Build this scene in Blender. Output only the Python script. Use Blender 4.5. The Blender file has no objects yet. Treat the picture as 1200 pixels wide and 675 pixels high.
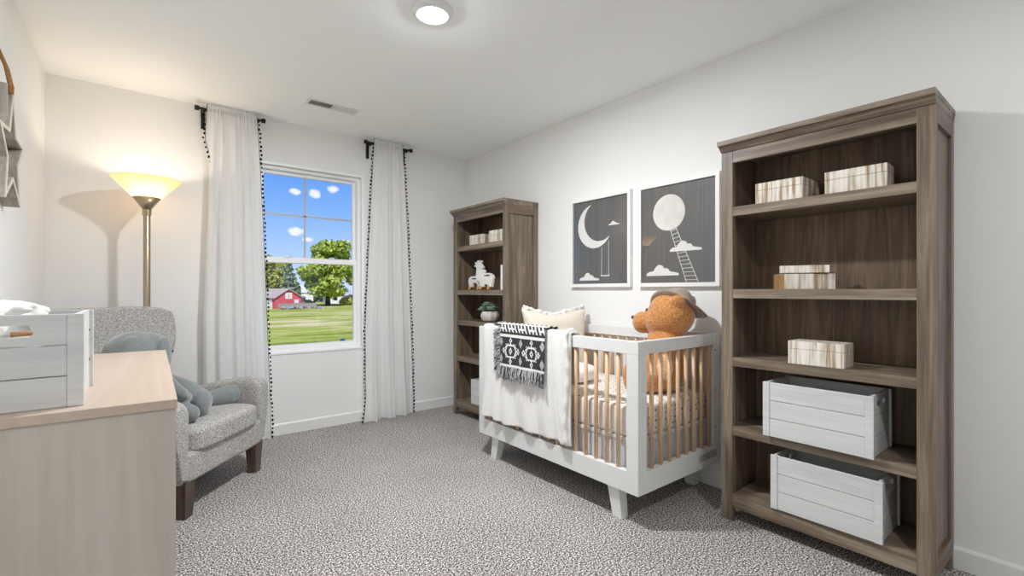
import bpy, bmesh, math, random
from mathutils import Vector, Matrix, noise
random.seed(7)
SC = bpy.context.scene
COL = SC.collection
PI = math.pi

# ------------------------------------------------------------------ colour / material helpers
def lin(c):
    out = []
    for v in c[:3]:
        v = v / 255.0
        out.append(v / 12.92 if v <= 0.04045 else ((v + 0.055) / 1.055) ** 2.4)
    return (out[0], out[1], out[2], 1.0)

def new_mat(name):
    m = bpy.data.materials.new(name); m.use_nodes = True
    nt = m.node_tree; nt.nodes.clear()
    out = nt.nodes.new('ShaderNodeOutputMaterial')
    b = nt.nodes.new('ShaderNodeBsdfPrincipled')
    nt.links.new(b.outputs[0], out.inputs[0])
    return m, nt, b, out

def N(nt, t, **k):
    n = nt.nodes.new(t)
    for a, v in k.items():
        if a in n.inputs.keys(): n.inputs[a].default_value = v
        else: setattr(n, a, v)
    return n

def ramp(nt, stops):
    r = nt.nodes.new('ShaderNodeValToRGB'); e = r.color_ramp.elements
    while len(e) < len(stops): e.new(0.5)
    for el, (p, c) in zip(e, stops): el.position = p; el.color = c
    return r

def coords(nt, scale=(1, 1, 1), kind='Object'):
    tc = nt.nodes.new('ShaderNodeTexCoord'); mp = nt.nodes.new('ShaderNodeMapping')
    mp.inputs['Scale'].default_value = scale
    nt.links.new(tc.outputs[kind], mp.inputs[0]); return mp.outputs[0]

def bump(nt, b, height, strength=0.3, dist=0.002):
    bp = nt.nodes.new('ShaderNodeBump'); bp.inputs['Strength'].default_value = strength
    bp.inputs['Distance'].default_value = dist
    nt.links.new(height, bp.inputs['Height']); nt.links.new(bp.outputs[0], b.inputs['Normal'])

def plain(name, col, rough=0.6, metal=0.0, noise_amt=0.03, nscale=8.0, bump_s=0.0, bscale=60, coat=0, sheen=0):
    m, nt, b, out = new_mat(name)
    c = lin(col)
    v = coords(nt)
    n = N(nt, 'ShaderNodeTexNoise', Scale=nscale, Detail=3.0)
    nt.links.new(v, n.inputs['Vector'])
    lo = tuple(x * (1 - noise_amt) for x in c[:3]) + (1,)
    hi = tuple(min(1, x * (1 + noise_amt)) for x in c[:3]) + (1,)
    r = ramp(nt, [(0.3, lo), (0.7, hi)])
    nt.links.new(n.outputs[0], r.inputs[0]); nt.links.new(r.outputs[0], b.inputs['Base Color'])
    b.inputs['Roughness'].default_value = rough; b.inputs['Metallic'].default_value = metal
    if coat: b.inputs['Coat Weight'].default_value = coat
    if sheen: b.inputs['Sheen Weight'].default_value = sheen
    if bump_s:
        n2 = N(nt, 'ShaderNodeTexNoise', Scale=bscale, Detail=4.0); nt.links.new(v, n2.inputs['Vector'])
        bump(nt, b, n2.outputs[0], bump_s, 0.003)
    return m

def wood(name, dark, mid, light, axis='z', rough=0.45, gs=1.0, knots=True):
    m, nt, b, out = new_mat(name)
    s = {'x': (0.7, 14, 14), 'y': (14, 0.7, 14), 'z': (14, 14, 0.7)}[axis]
    s = tuple(q * gs for q in s)
    v = coords(nt, s)
    n1 = N(nt, 'ShaderNodeTexNoise', Scale=1.3, Detail=6.0, Roughness=0.62, Distortion=1.1); nt.links.new(v, n1.inputs['Vector'])
    v2 = coords(nt, tuple(q * 5 for q in s))
    n2 = N(nt, 'ShaderNodeTexNoise', Scale=1.5, Detail=3.0); nt.links.new(v2, n2.inputs['Vector'])
    r = ramp(nt, [(0.30, lin(dark)), (0.5, lin(mid)), (0.70, lin(light))])
    mx = N(nt, 'ShaderNodeMath', operation='MULTIPLY_ADD'); mx.inputs[1].default_value = 0.35
    nt.links.new(n2.outputs[0], mx.inputs[0])
    sb = N(nt, 'ShaderNodeMath', operation='SUBTRACT'); sb.inputs[1].default_value = 0.175
    nt.links.new(n1.outputs[0], sb.inputs[0]); nt.links.new(sb.outputs[0], mx.inputs[2])
    nt.links.new(mx.outputs[0], r.inputs[0]); nt.links.new(r.outputs[0], b.inputs['Base Color'])
    b.inputs['Roughness'].default_value = rough
    bump(nt, b, mx.outputs[0], 0.25, 0.002)
    return m

# ------------------------------------------------------------------ object helpers
def link(name, me, mats, parent=None):
    o = bpy.data.objects.new(name, me); COL.objects.link(o)
    if not isinstance(mats, (list, tuple)): mats = [mats]
    for m in mats: me.materials.append(m)
    if parent: o.parent = parent
    return o

def obj(name, bm, mats, parent=None, smooth=False, bevel=0.0, subsurf=0, segs=2, autosm=None):
    bmesh.ops.recalc_face_normals(bm, faces=bm.faces[:])
    me = bpy.data.meshes.new(name); bm.to_mesh(me); bm.free()
    if smooth:
        for p in me.polygons: p.use_smooth = True
    o = link(name, me, mats, parent)
    if bevel:
        md = o.modifiers.new('bevel', 'BEVEL'); md.width = bevel; md.segments = segs; md.limit_method = 'ANGLE'; md.angle_limit = math.radians(35)
        md.harden_normals = False
    if subsurf:
        md = o.modifiers.new('sub', 'SUBSURF'); md.levels = subsurf; md.render_levels = subsurf
    return o

def tag(o, label=None, cat=None, group=None, kind=None):
    if label: o['label'] = label
    if cat: o['category'] = cat
    if group: o['group'] = group
    if kind: o['kind'] = kind
    return o

def thing(name, label, cat, loc=(0, 0, 0), rz=0.0, group=None):
    o = bpy.data.objects.new(name, None); COL.objects.link(o)
    o.empty_display_size = 0.05
    o.location = loc; o.rotation_euler = (0, 0, rz)
    return tag(o, label, cat, group)

def copy_tree(o, parent=None):
    c = o.copy(); COL.objects.link(c)
    if parent: c.parent = parent
    for ch in [x for x in bpy.data.objects if x.parent == o]:
        copy_tree(ch, c)
    return c

def box(bm, x0, x1, y0, y1, z0, z1, mi=0, mat=None):
    vs = [bm.verts.new(p) for p in [(x0, y0, z0), (x1, y0, z0), (x1, y1, z0), (x0, y1, z0), (x0, y0, z1), (x1, y0, z1), (x1, y1, z1), (x0, y1, z1)]]
    if mat is not None:
        for v in vs: v.co = mat @ v.co
    for f in [(0, 3, 2, 1), (4, 5, 6, 7), (0, 1, 5, 4), (1, 2, 6, 5), (2, 3, 7, 6), (3, 0, 4, 7)]:
        fc = bm.faces.new([vs[i] for i in f]); fc.material_index = mi
    return vs

def B(*args):
    bm = bmesh.new()
    for a in args: box(bm, *a)
    return bm

def hexa(bm, pts, mi=0):
    vs = [bm.verts.new(p) for p in pts]
    for f in [(0, 3, 2, 1), (4, 5, 6, 7), (0, 1, 5, 4), (1, 2, 6, 5), (2, 3, 7, 6), (3, 0, 4, 7)]:
        bm.faces.new([vs[i] for i in f]).material_index = mi

def lathe(bm, prof, seg=32, c=(0, 0, 0), mi=0, cap=True):
    rings = []
    for r, z in prof:
        if r < 1e-6: rings.append([bm.verts.new((c[0], c[1], c[2] + z))])
        else: rings.append([bm.verts.new((c[0] + r * math.cos(2 * PI * i / seg), c[1] + r * math.sin(2 * PI * i / seg), c[2] + z)) for i in range(seg)])
    for a, b in zip(rings, rings[1:]):
        for i in range(seg):
            j = (i + 1) % seg
            if len(a) == 1 and len(b) == 1: continue
            if len(a) == 1: f = bm.faces.new((a[0], b[j], b[i]))
            elif len(b) == 1: f = bm.faces.new((a[i], a[j], b[0]))
            else: f = bm.faces.new((a[i], a[j], b[j], b[i]))
            f.material_index = mi
    if cap:
        for rg, fl in ((rings[0], True), (rings[-1], False)):
            if len(rg) > 1:
                f = bm.faces.new(rg[::-1] if fl else rg); f.material_index = mi

def tube(bm, pts, r, seg=10, mi=0):
    pts = [Vector(p) for p in pts]; rr = r if isinstance(r, (list, tuple)) else [r] * len(pts)
    rings = []; up = Vector((0, 0, 1)); prev = None
    for i, p in enumerate(pts):
        t = (pts[min(i + 1, len(pts) - 1)] - pts[max(i - 1, 0)]).normalized()
        if prev is None:
            a = t.cross(up)
            if a.length < 1e-3: a = t.cross(Vector((1, 0, 0)))
            a.normalize()
        else:
            a = (prev - t * prev.dot(t)).normalized()
        prev = a; b = t.cross(a)
        rings.append([bm.verts.new(p + (a * math.cos(2 * PI * k / seg) + b * math.sin(2 * PI * k / seg)) * rr[i]) for k in range(seg)])
    for A_, B_ in zip(rings, rings[1:]):
        for k in range(seg):
            bm.faces.new((A_[k], A_[(k + 1) % seg], B_[(k + 1) % seg], B_[k])).material_index = mi
    bm.faces.new(rings[0][::-1]).material_index = mi; bm.faces.new(rings[-1]).material_index = mi

def ell(bm, c, r, rot=None, u=24, v=16, mi=0):
    M = Matrix.Translation(Vector(c)) @ (rot.to_4x4() if rot is not None else Matrix.Identity(4)) @ Matrix.Diagonal((r[0], r[1], r[2], 1))
    res = bmesh.ops.create_uvsphere(bm, u_segments=u, v_segments=v, radius=1, matrix=M)
    for f in {f for vv in res['verts'] for f in vv.link_faces}: f.material_index = mi

def capsule(bm, a, b, ra, rb, n=9):
    a = Vector(a); b = Vector(b)
    for i in range(n):
        t = i / (n - 1); p = a.lerp(b, t); r = ra + (rb - ra) * t
        ell(bm, p, (r, r, r), u=16, v=10)

def chain(bm, pts, n=7):
    for (a, ra), (b, rb) in zip(pts, pts[1:]): capsule(bm, a, b, ra, rb, n)

def prism(bm, poly, z0, z1, M=None, mi=0):
    """extrude a 2-D outline (x,y) between z0 and z1, optional matrix"""
    lo = [bm.verts.new((p[0], p[1], z0)) for p in poly]; hi = [bm.verts.new((p[0], p[1], z1)) for p in poly]
    if M is not None:
        for v in lo + hi: v.co = M @ v.co
    n = len(poly)
    fs = [bm.faces.new(lo[::-1]), bm.faces.new(hi)]
    for i in range(n): fs.append(bm.faces.new((lo[i], lo[(i + 1) % n], hi[(i + 1) % n], hi[i])))
    for f in fs: f.material_index = mi

def plate_hole(bm, outer, holes, z0, z1, M=None, mi=0):
    """flat plate with holes, triangulated and extruded"""
    t = bmesh.new(); edges = []
    for loop in [outer] + holes:
        vs = [t.verts.new((p[0], p[1], 0)) for p in loop]
        edges += [t.edges.new((vs[i], vs[(i + 1) % len(vs)])) for i in range(len(vs))]
    r = bmesh.ops.triangle_fill(t, use_beauty=True, use_dissolve=False, edges=edges)
    t.verts.index_update()
    lo = {}; hi = {}
    for v in t.verts:
        lo[v] = bm.verts.new((v.co.x, v.co.y, z0)); hi[v] = bm.verts.new((v.co.x, v.co.y, z1))
    if M is not None:
        for d in (lo, hi):
            for v in d.values(): v.co = M @ v.co
    for f in t.faces:
        bm.faces.new([lo[v] for v in f.verts]).material_index = mi
        bm.faces.new([hi[v] for v in reversed(f.verts)]).material_index = mi
    for e in t.edges:
        if len(e.link_faces) == 1:
            a, b = e.verts
            bm.faces.new((lo[a], lo[b], hi[b], hi[a])).material_index = mi
    t.free()

def stadium(cx, cy, w, h, n=8):
    r = h / 2; pts = []
    for i in range(n + 1):
        a = -PI / 2 + PI * i / n; pts.append((cx + w / 2 - r + r * math.cos(a), cy + r * math.sin(a)))
    for i in range(n + 1):
        a = PI / 2 + PI * i / n; pts.append((cx - w / 2 + r + r * math.cos(a), cy + r * math.sin(a)))
    return pts

def remesh(o, voxel, smooth_it=6):
    m = o.modifiers.new('rm', 'REMESH'); m.mode = 'VOXEL'; m.voxel_size = voxel; m.use_smooth_shade = True
    s = o.modifiers.new('sm', 'SMOOTH'); s.iterations = smooth_it; s.factor = 0.6
    return o

def roundbox(bm, x0, x1, y0, y1, z0, z1, n=6, p=5.0, crown=0.0):
    """superellipsoid cushion"""
    cx, cy, cz = (x0 + x1) / 2, (y0 + y1) / 2, (z0 + z1) / 2; a, b, c = (x1 - x0) / 2, (y1 - y0) / 2, (z1 - z0) / 2
    k = n * 2 + 1; grid = {}
    def vert(i, j, l):
        key = (i, j, l)
        if key not in grid:
            x, y, z = [-1 + 2 * q / k for q in key]
            s = (abs(x) ** p + abs(y) ** p + abs(z) ** p) ** (1 / p)
            m_ = max(abs(x), abs(y), abs(z)); f_ = m_ / s
            x, y, z = x * f_, y * f_, z * f_
            grid[key] = bm.verts.new((cx + a * x, cy + b * y, cz + c * z * (1 + crown * (1 - x * x) * (1 - y * y))))
        return grid[key]
    for i in range(k):
        for j in range(k):
            for e in (0, k):
                bm.faces.new((vert(e, i, j), vert(e, i + 1, j), vert(e, i + 1, j + 1), vert(e, i, j + 1)))
                bm.faces.new((vert(i, e, j), vert(i + 1, e, j), vert(i + 1, e, j + 1), vert(i, e, j + 1)))
                bm.faces.new((vert(i, j, e), vert(i + 1, j, e), vert(i + 1, j + 1, e), vert(i, j + 1, e)))

# ------------------------------------------------------------------ materials
M = {}
M['wall'] = plain('wall_paint', (235, 235, 234), 0.75, noise_amt=0.01, nscale=2, bump_s=0.04, bscale=180)
M['ceil'] = plain('ceiling_paint', (250, 252, 252), 0.85, noise_amt=0.01, nscale=2, bump_s=0.04, bscale=150)
M['trim'] = plain('trim_paint', (232, 232, 231), 0.35, noise_amt=0.01)
M['vinyl'] = plain('window_vinyl', (246, 247, 248), 0.35, noise_amt=0.01)
M['cribwhite'] = plain('crib_paint', (226, 227, 226), 0.35, noise_amt=0.01)
M['black'] = plain('black_metal', (24, 23, 23), 0.45, 0.2)
M['pom'] = plain('black_yarn', (16, 15, 16), 0.95, noise_amt=0.2, nscale=200)
M['wood_v'] = wood('weathered_oak_vertical', (80, 68, 56), (114, 99, 84), (146, 131, 115), 'z', 0.42)
M['wood_h'] = wood('weathered_oak_horizontal', (86, 73, 60), (120, 105, 90), (153, 139, 123), 'y', 0.42)
M['wood_x'] = wood('weathered_oak_depth', (82, 66, 54), (112, 94, 78), (140, 122, 105), 'x', 0.45)
M['wood_back'] = wood('weathered_oak_back', (84, 66, 52), (118, 97, 78), (148, 126, 104), 'z', 0.55)
M['slat'] = wood('natural_beech', (198, 162, 126), (214, 182, 148), (228, 200, 168), 'z', 0.45, 0.8)
M['birch'] = wood('whitewashed_birch', (186, 177, 166), (194, 186, 176), (202, 195, 186), 'z', 0.5, 0.6)
M['birch_warm_lit'] = wood('whitewashed_birch_warm_lit', (190, 170, 154), (196, 177, 162), (202, 184, 170), 'y', 0.38, 0.6)  # pinker tint is warm reflected light put into the top's colour
M['cratewood'] = wood('white_painted_crate', (200, 201, 202), (212, 213, 213), (222, 222, 222), 'x', 0.55, 1.0)
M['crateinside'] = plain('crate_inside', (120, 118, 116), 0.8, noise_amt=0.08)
M['leg'] = wood('walnut_leg', (62, 49, 40), (84, 68, 57), (108, 91, 78), 'z', 0.45)
M['silverwood'] = wood('grey_weathered_board', (128, 122, 114), (160, 154, 145), (186, 181, 172), 'z', 0.6)
M['silverrim'] = plain('pale_wood_edge', (214, 204, 190), 0.6)
M['rope'] = plain('jute_rope', (150, 108, 62), 0.9, noise_amt=0.35, nscale=120, bump_s=0.6, bscale=200)
M['nickel'] = plain('brushed_bronze_nickel', (176, 160, 138), 0.32, 0.9, noise_amt=0.04)
M['frame'] = plain('white_frame', (236, 236, 235), 0.4, noise_amt=0.01)
M['dark'] = plain('dark_gap', (20, 20, 20), 0.8)
M['giraffe'] = plain('white_toy_paint', (236, 235, 232), 0.5, noise_amt=0.02)
M['wheel'] = wood('toy_wheel_wood', (186, 136, 86), (206, 156, 104), (220, 174, 124), 'x', 0.5)
M['pot'] = plain('stone_pot', (205, 198, 190), 0.7, noise_amt=0.12, nscale=14, bump_s=0.3, bscale=80)
M['soil'] = plain('potting_soil', (70, 55, 42), 0.95, noise_amt=0.4, nscale=60)
M['leafs'] = plain('succulent_leaf', (128, 160, 136), 0.5, noise_amt=0.25, nscale=30)
M['felt'] = plain('taupe_felt', (158, 142, 128), 0.9, noise_amt=0.06, nscale=60, bump_s=0.2, bscale=300, sheen=0.3)
M['hatband'] = plain('hat_band', (74, 60, 50), 0.8)
M['linen'] = plain('cream_linen', (222, 213, 199), 0.9, noise_amt=0.06, nscale=120, bump_s=0.3, bscale=300)
M['whitecloth'] = plain('white_cloth', (238, 237, 235), 0.9, noise_amt=0.02, nscale=30, bump_s=0.3, bscale=120, sheen=0.2)
M['fleece'] = plain('white_fleece', (232, 231, 229), 0.95, noise_amt=0.03, nscale=60, bump_s=0.7, bscale=110, sheen=0.4)
M['skirt'] = plain('grey_white_skirt', (214, 214, 218), 0.9, noise_amt=0.03)
M['noseblack'] = plain('dark_nose', (40, 26, 20), 0.5)

def speck_fabric(name, c1, c2, c3, scale=260, rough=0.95, bs=0.5, p=(0.36, 0.5, 0.64), sheen=0.1, stretch=(1, 1, 1)):
    m, nt, b, out = new_mat(name)
    v = coords(nt, stretch)
    n = N(nt, 'ShaderNodeTexNoise', Scale=scale, Detail=2.0, Roughness=0.6); nt.links.new(v, n.inputs['Vector'])
    r = ramp(nt, [(p[0], lin(c1)), (p[1], lin(c2)), (p[2], lin(c3))])
    nt.links.new(n.outputs[0], r.inputs[0]); nt.links.new(r.outputs[0], b.inputs['Base Color'])
    b.inputs['Roughness'].default_value = rough; b.inputs['Sheen Weight'].default_value = sheen
    bump(nt, b, n.outputs[0], bs, 0.003)
    return m
M['tweed'] = speck_fabric('grey_tweed', (120, 118, 116), (168, 166, 163), (206, 204, 201), 190)
M['plush'] = speck_fabric('grey_plush', (112, 118, 120), (120, 127, 128), (128, 135, 136), 240, sheen=0.6, bs=0.2)
M['fur'] = speck_fabric('ginger_fur', (168, 108, 54), (188, 126, 68), (206, 146, 86), 90, sheen=0.5, bs=0.6)
M['paw'] = speck_fabric('pale_fur', (204, 160, 116), (220, 180, 138), (232, 198, 160), 90, sheen=0.4)

def carpet():
    m, nt, b, out = new_mat('speckled_carpet')
    v = coords(nt)
    n = N(nt, 'ShaderNodeTexNoise', Scale=140.0, Detail=2.0, Roughness=0.7); nt.links.new(v, n.inputs['Vector'])
    r = ramp(nt, [(0.38, lin((34, 30, 28))), (0.45, lin((106, 98, 94))), (0.53, lin((168, 162, 159))), (0.59, lin((246, 244, 242)))])
    nt.links.new(n.outputs[0], r.inputs[0])
    n3 = N(nt, 'ShaderNodeTexNoise', Scale=2.2, Detail=2.0); nt.links.new(v, n3.inputs['Vector'])
    r3 = ramp(nt, [(0.35, (0.90, 0.90, 0.90, 1)), (0.65, (1, 1, 1, 1))]); nt.links.new(n3.outputs[0], r3.inputs[0])
    mx = N(nt, 'ShaderNodeMix', data_type='RGBA', blend_type='MULTIPLY'); mx.inputs[0].default_value = 1.0
    nt.links.new(r.outputs[0], mx.inputs[6]); nt.links.new(r3.outputs[0], mx.inputs[7])
    nt.links.new(mx.outputs[2], b.inputs['Base Color'])
    b.inputs['Roughness'].default_value = 1.0; b.inputs['Specular IOR Level'].default_value = 0.1
    vo = N(nt, 'ShaderNodeTexVoronoi', Scale=130.0); nt.links.new(v, vo.inputs['Vector'])
    bump(nt, b, n.outputs[0], 0.6, 0.005)
    return m
M['carpet'] = carpet()

def bone_inlay():
    """vertical strips of pale and brown bone"""
    m, nt, b, out = new_mat('bone_inlay_strips')
    v = coords(nt, (1, 1, 0.06))
    n = N(nt, 'ShaderNodeTexNoise', Scale=75.0, Detail=2.0, Roughness=0.5); nt.links.new(v, n.inputs['Vector'])
    r = ramp(nt, [(0.34, lin((160, 136, 110))), (0.45, lin((206, 194, 176))), (0.54, lin((228, 222, 212))), (0.66, lin((238, 234, 226)))])
    nt.links.new(n.outputs[0], r.inputs[0]); nt.links.new(r.outputs[0], b.inputs['Base Color'])
    b.inputs['Roughness'].default_value = 0.35
    return m
M['bone'] = bone_inlay()
M['bonegap'] = plain('box_seam', (60, 50, 42), 0.7)
M['bonebrown'] = plain('bone_brown_strip', (172, 132, 86), 0.4, noise_amt=0.2, nscale=90)

def dotted():
    m, nt, b, out = new_mat('dotted_sheet')
    v = coords(nt, (1, 1, 1))
    vo = N(nt, 'ShaderNodeTexVoronoi', Scale=34.0, Randomness=0.35); nt.links.new(v, vo.inputs['Vector'])
    r = ramp(nt, [(0.0, lin((88, 80, 78))), (0.19, lin((88, 80, 78))), (0.21, lin((232, 226, 220))), (1, lin((232, 226, 220)))])
    nt.links.new(vo.outputs['Distance'], r.inputs[0]); nt.links.new(r.outputs[0], b.inputs['Base Color'])
    b.inputs['Roughness'].default_value = 0.9
    return m
M['dotted'] = dotted()

def sheer():
    m, nt, b, out = new_mat('sheer_white_voile')
    nt.nodes.remove(b)
    d = N(nt, 'ShaderNodeBsdfDiffuse'); d.inputs[0].default_value = (0.95, 0.95, 0.95, 1)
    t = N(nt, 'ShaderNodeBsdfTranslucent'); t.inputs[0].default_value = (0.92, 0.92, 0.92, 1)
    tr = N(nt, 'ShaderNodeBsdfTransparent')
    m1 = N(nt, 'ShaderNodeMixShader'); m1.inputs[0].default_value = 0.35
    m2 = N(nt, 'ShaderNodeMixShader')
    v = coords(nt, (300, 300, 300)); w = N(nt, 'ShaderNodeTexNoise', Scale=1.0, Detail=1.0); nt.links.new(v, w.inputs['Vector'])
    mm = N(nt, 'ShaderNodeMath', operation='MULTIPLY_ADD'); mm.inputs[1].default_value = 0.15; mm.inputs[2].default_value = 0.14
    nt.links.new(w.outputs[0], mm.inputs[0]); nt.links.new(mm.outputs[0], m2.inputs[0])
    nt.links.new(d.outputs[0], m1.inputs[1]); nt.links.new(t.outputs[0], m1.inputs[2])
    nt.links.new(m1.outputs[0], m2.inputs[1]); nt.links.new(tr.outputs[0], m2.inputs[2])
    nt.links.new(m2.outputs[0], out.inputs[0])
    return m
M['sheer'] = sheer()

def glass(name='clear_pane', tint=(1, 1, 1, 1), fac=0.06):
    m, nt, b, out = new_mat(name)
    nt.nodes.remove(b)
    g = N(nt, 'ShaderNodeBsdfGlossy'); g.inputs['Roughness'].default_value = 0.0
    tr = N(nt, 'ShaderNodeBsdfTransparent'); tr.inputs[0].default_value = tint
    fr = N(nt, 'ShaderNodeFresnel', IOR=1.45); mx = N(nt, 'ShaderNodeMixShader')
    gm = N(nt, 'ShaderNodeNewGeometry'); q = N(nt, 'ShaderNodeMath', operation='SUBTRACT'); q.inputs[0].default_value = 1.0; nt.links.new(gm.outputs['Backfacing'], q.inputs[1]); q2 = N(nt, 'ShaderNodeMath', operation='MULTIPLY'); f2 = N(nt, 'ShaderNodeMath', operation='MULTIPLY'); f2.use_clamp = True; f2.inputs[1].default_value = 1.9; nt.links.new(fr.outputs[0], f2.inputs[0]); nt.links.new(q.outputs[0], q2.inputs[0]); nt.links.new(f2.outputs[0], q2.inputs[1])
    nt.links.new(q2.outputs[0], mx.inputs[0]); nt.links.new(tr.outputs[0], mx.inputs[1]); nt.links.new(g.outputs[0], mx.inputs[2])
    nt.links.new(mx.outputs[0], out.inputs[0])
    return m
M['glass'] = glass()

def emis(name, col, strength):
    m, nt, b, out = new_mat(name); nt.nodes.remove(b)
    e = N(nt, 'ShaderNodeEmission', Strength=strength); e.inputs[0].default_value = col
    nt.links.new(e.outputs[0], out.inputs[0]); return m

# ------------------------------------------------------------------ room shell
XL, XR, YB, YF, HC = -0.442, 2.590, 3.986, -1.7, 2.44
WX0, WX1, WZ0, WZ1 = 0.705, 1.512, 0.637, 2.100      # window opening
T = 0.14
def struct(name, bm, m, **k):
    o = obj(name, bm, m, **k); o['kind'] = 'structure'; return o
struct('floor', B((XL - T, XR + T, YF - T, YB + T, -0.12, 0.0)), M['carpet'])
struct('ceiling', B((XL - T, XR + T, YF - T, YB + T, HC, HC + 0.12)), M['ceil'])
struct('wall_left', B((XL - T, XL, YF - T, YB + T, 0, HC)), M['wall'])
struct('wall_right', B((XR, XR + T, YF - T, YB + T, 0, HC)), M['wall'])
struct('wall_front', B((XL, XR, YF - T, YF, 0, HC)), M['wall'])
struct('wall_back', B((XL, WX0, YB, YB + T, 0, HC), (WX1, XR, YB, YB + T, 0, HC), (WX0, WX1, YB, YB + T, 0, WZ0), (WX0, WX1, YB, YB + T, WZ1, HC)), M['wall'])
def baseb(name, a):
    bm = bmesh.new()
    if a == 'back': prof = lambda u, w: (u, YB - w)
    if a == 'back': ends = (XL, XR)
    else: ends = (YF, YB)
    pr_ = [(0, 0), (0.013, 0), (0.013, 0.078), (0.006, 0.088), (0, 0.088)]
    rings = []
    for e in ends:
        r = []
        for w, z in pr_:
            if a == 'back': p = (e, YB - w, z)
            elif a == 'right': p = (XR - w, e, z)
            else: p = (XL + w, e, z)
            r.append(bm.verts.new(p))
        rings.append(r)
    n = len(pr_)
    for i in range(n): bm.faces.new((rings[0][i], rings[0][(i + 1) % n], rings[1][(i + 1) % n], rings[1][i]))
    bm.faces.new(rings[0]); bm.faces.new(rings[1][::-1])
    struct(name, bm, M['trim'])
baseb('baseboard_back', 'back'); baseb('baseboard_right', 'right'); baseb('baseboard_left', 'left')

# ------------------------------------------------------------------ window
win = bpy.data.objects.new('window_1', None); COL.objects.link(win); win.location = (0, 0, 0); win['kind'] = 'structure'
x0, x1, z0, z1 = WX0, WX1, WZ0, WZ1
# casing lip on the wall
bm = B((x0 - .014, x0 + .006, YB - .008, YB + .01, z0 - .014, z1 + .014), (x1 - .006, x1 + .014, YB - .008, YB + .01, z0 - .014, z1 + .014),
       (x0 + .006, x1 - .006, YB - .008, YB + .01, z0 - .014, z0 + .006), (x0 + .006, x1 - .006, YB - .008, YB + .01, z1 - .006, z1 + .014))
# outer frame set back
f = 0.030
for a in [(x0, x0 + f, YB + .035, YB + .115, z0, z1), (x1 - f, x1, YB + .035, YB + .115, z0, z1), (x0 + f, x1 - f, YB + .035, YB + .115, z0, z0 + f), (x0 + f, x1 - f, YB + .035, YB + .115, z1 - f, z1)]: box(bm, *a)
o = obj('window_frame', bm, M['vinyl'], win, bevel=0.003)
zm = 1.365
def sash(name, za, zb, ya, stile=0.026, top=0.026, bot=0.026):
    bm = B((x0 + f, x0 + f + stile, ya, ya + .028, za, zb), (x1 - f - stile, x1 - f, ya, ya + .028, za, zb),
           (x0 + f + stile, x1 - f - stile, ya, ya + .028, za, za + bot), (x0 + f + stile, x1 - f - stile, ya, ya + .028, zb - top, zb))
    return obj(name, bm, M['vinyl'], win, bevel=0.003)
lo_s = sash('lower_sash', z0 + f, zm + .022, YB + .048, bot=.024, top=.044)
up_s = sash('upper_sash', zm - .022, z1 - f, YB + .080, bot=.044)
bm = B((1.062, 1.076, YB + .090, YB + .096, zm + .02, z1 - f - .02), (x0 + f + .02, x1 - f - .02, YB + .090, YB + .096, 1.722, 1.736))
obj('muntin', bm, plain('muntin_grey', (188, 188, 186), 0.4), up_s)
obj('pane', B((x0 + f + .02, x1 - f - .02, YB + .060, YB + .063, z0 + f + .02, zm)), M['glass'], lo_s)
obj('pane', B((x0 + f + .02, x1 - f - .02, YB + .098, YB + .101, zm, z1 - f - .02)), M['glass'], up_s)
for xx in (0.93, 1.27): obj('latch', B((xx - .02, xx + .02, YB + .040, YB + .058, zm + .022, zm + .032)), M['vinyl'], lo_s, bevel=.002)
st = obj('sticker', B((1.345, 1.385, YB + .0585, YB + .0598, z0 + f + .026, z0 + f + .040), (1.352, 1.378, YB + .0585, YB + .0598, z0 + f + .040, z0 + f + .046)), plain('blue_sticker', (40, 110, 200), 0.4), lo_s)
st['label'] = 'small blue sticker low on the glass'

# ------------------------------------------------------------------ outside
G = -2.8
def lawn_mat():
    m, nt, b, out = new_mat('mown_lawn')
    v = coords(nt, (0.05, 0.16, 1)); n = N(nt, 'ShaderNodeTexNoise', Scale=1.6, Detail=6.0, Roughness=0.65); nt.links.new(v, n.inputs['Vector'])
    r = ramp(nt, [(0.36, lin((128, 142, 50))), (0.46, lin((162, 174, 74))), (0.53, lin((190, 192, 100))), (0.61, lin((232, 210, 160)))])
    nt.links.new(n.outputs[0], r.inputs[0])
    v2 = coords(nt, (3, 3, 3)); n2 = N(nt, 'ShaderNodeTexNoise', Scale=3.0, Detail=4.0); nt.links.new(v2, n2.inputs['Vector'])
    r2 = ramp(nt, [(0.3, (0.75, 0.75, 0.75, 1)), (0.7, (1, 1, 1, 1))]); nt.links.new(n2.outputs[0], r2.inputs[0])
    mx = N(nt, 'ShaderNodeMix', data_type='RGBA', blend_type='MULTIPLY'); mx.inputs[0].default_value = 1
    nt.links.new(r.outputs[0], mx.inputs[6]); nt.links.new(r2.outputs[0], mx.inputs[7])
    nt.links.new(mx.outputs[2], b.inputs['Base Color']); b.inputs['Roughness'].default_value = 1; b.inputs['Specular IOR Level'].default_value = 0
    return m
lawn = struct('lawn', B((-150, 260, 4.4, 230, G - .3, G)), lawn_mat())

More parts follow.
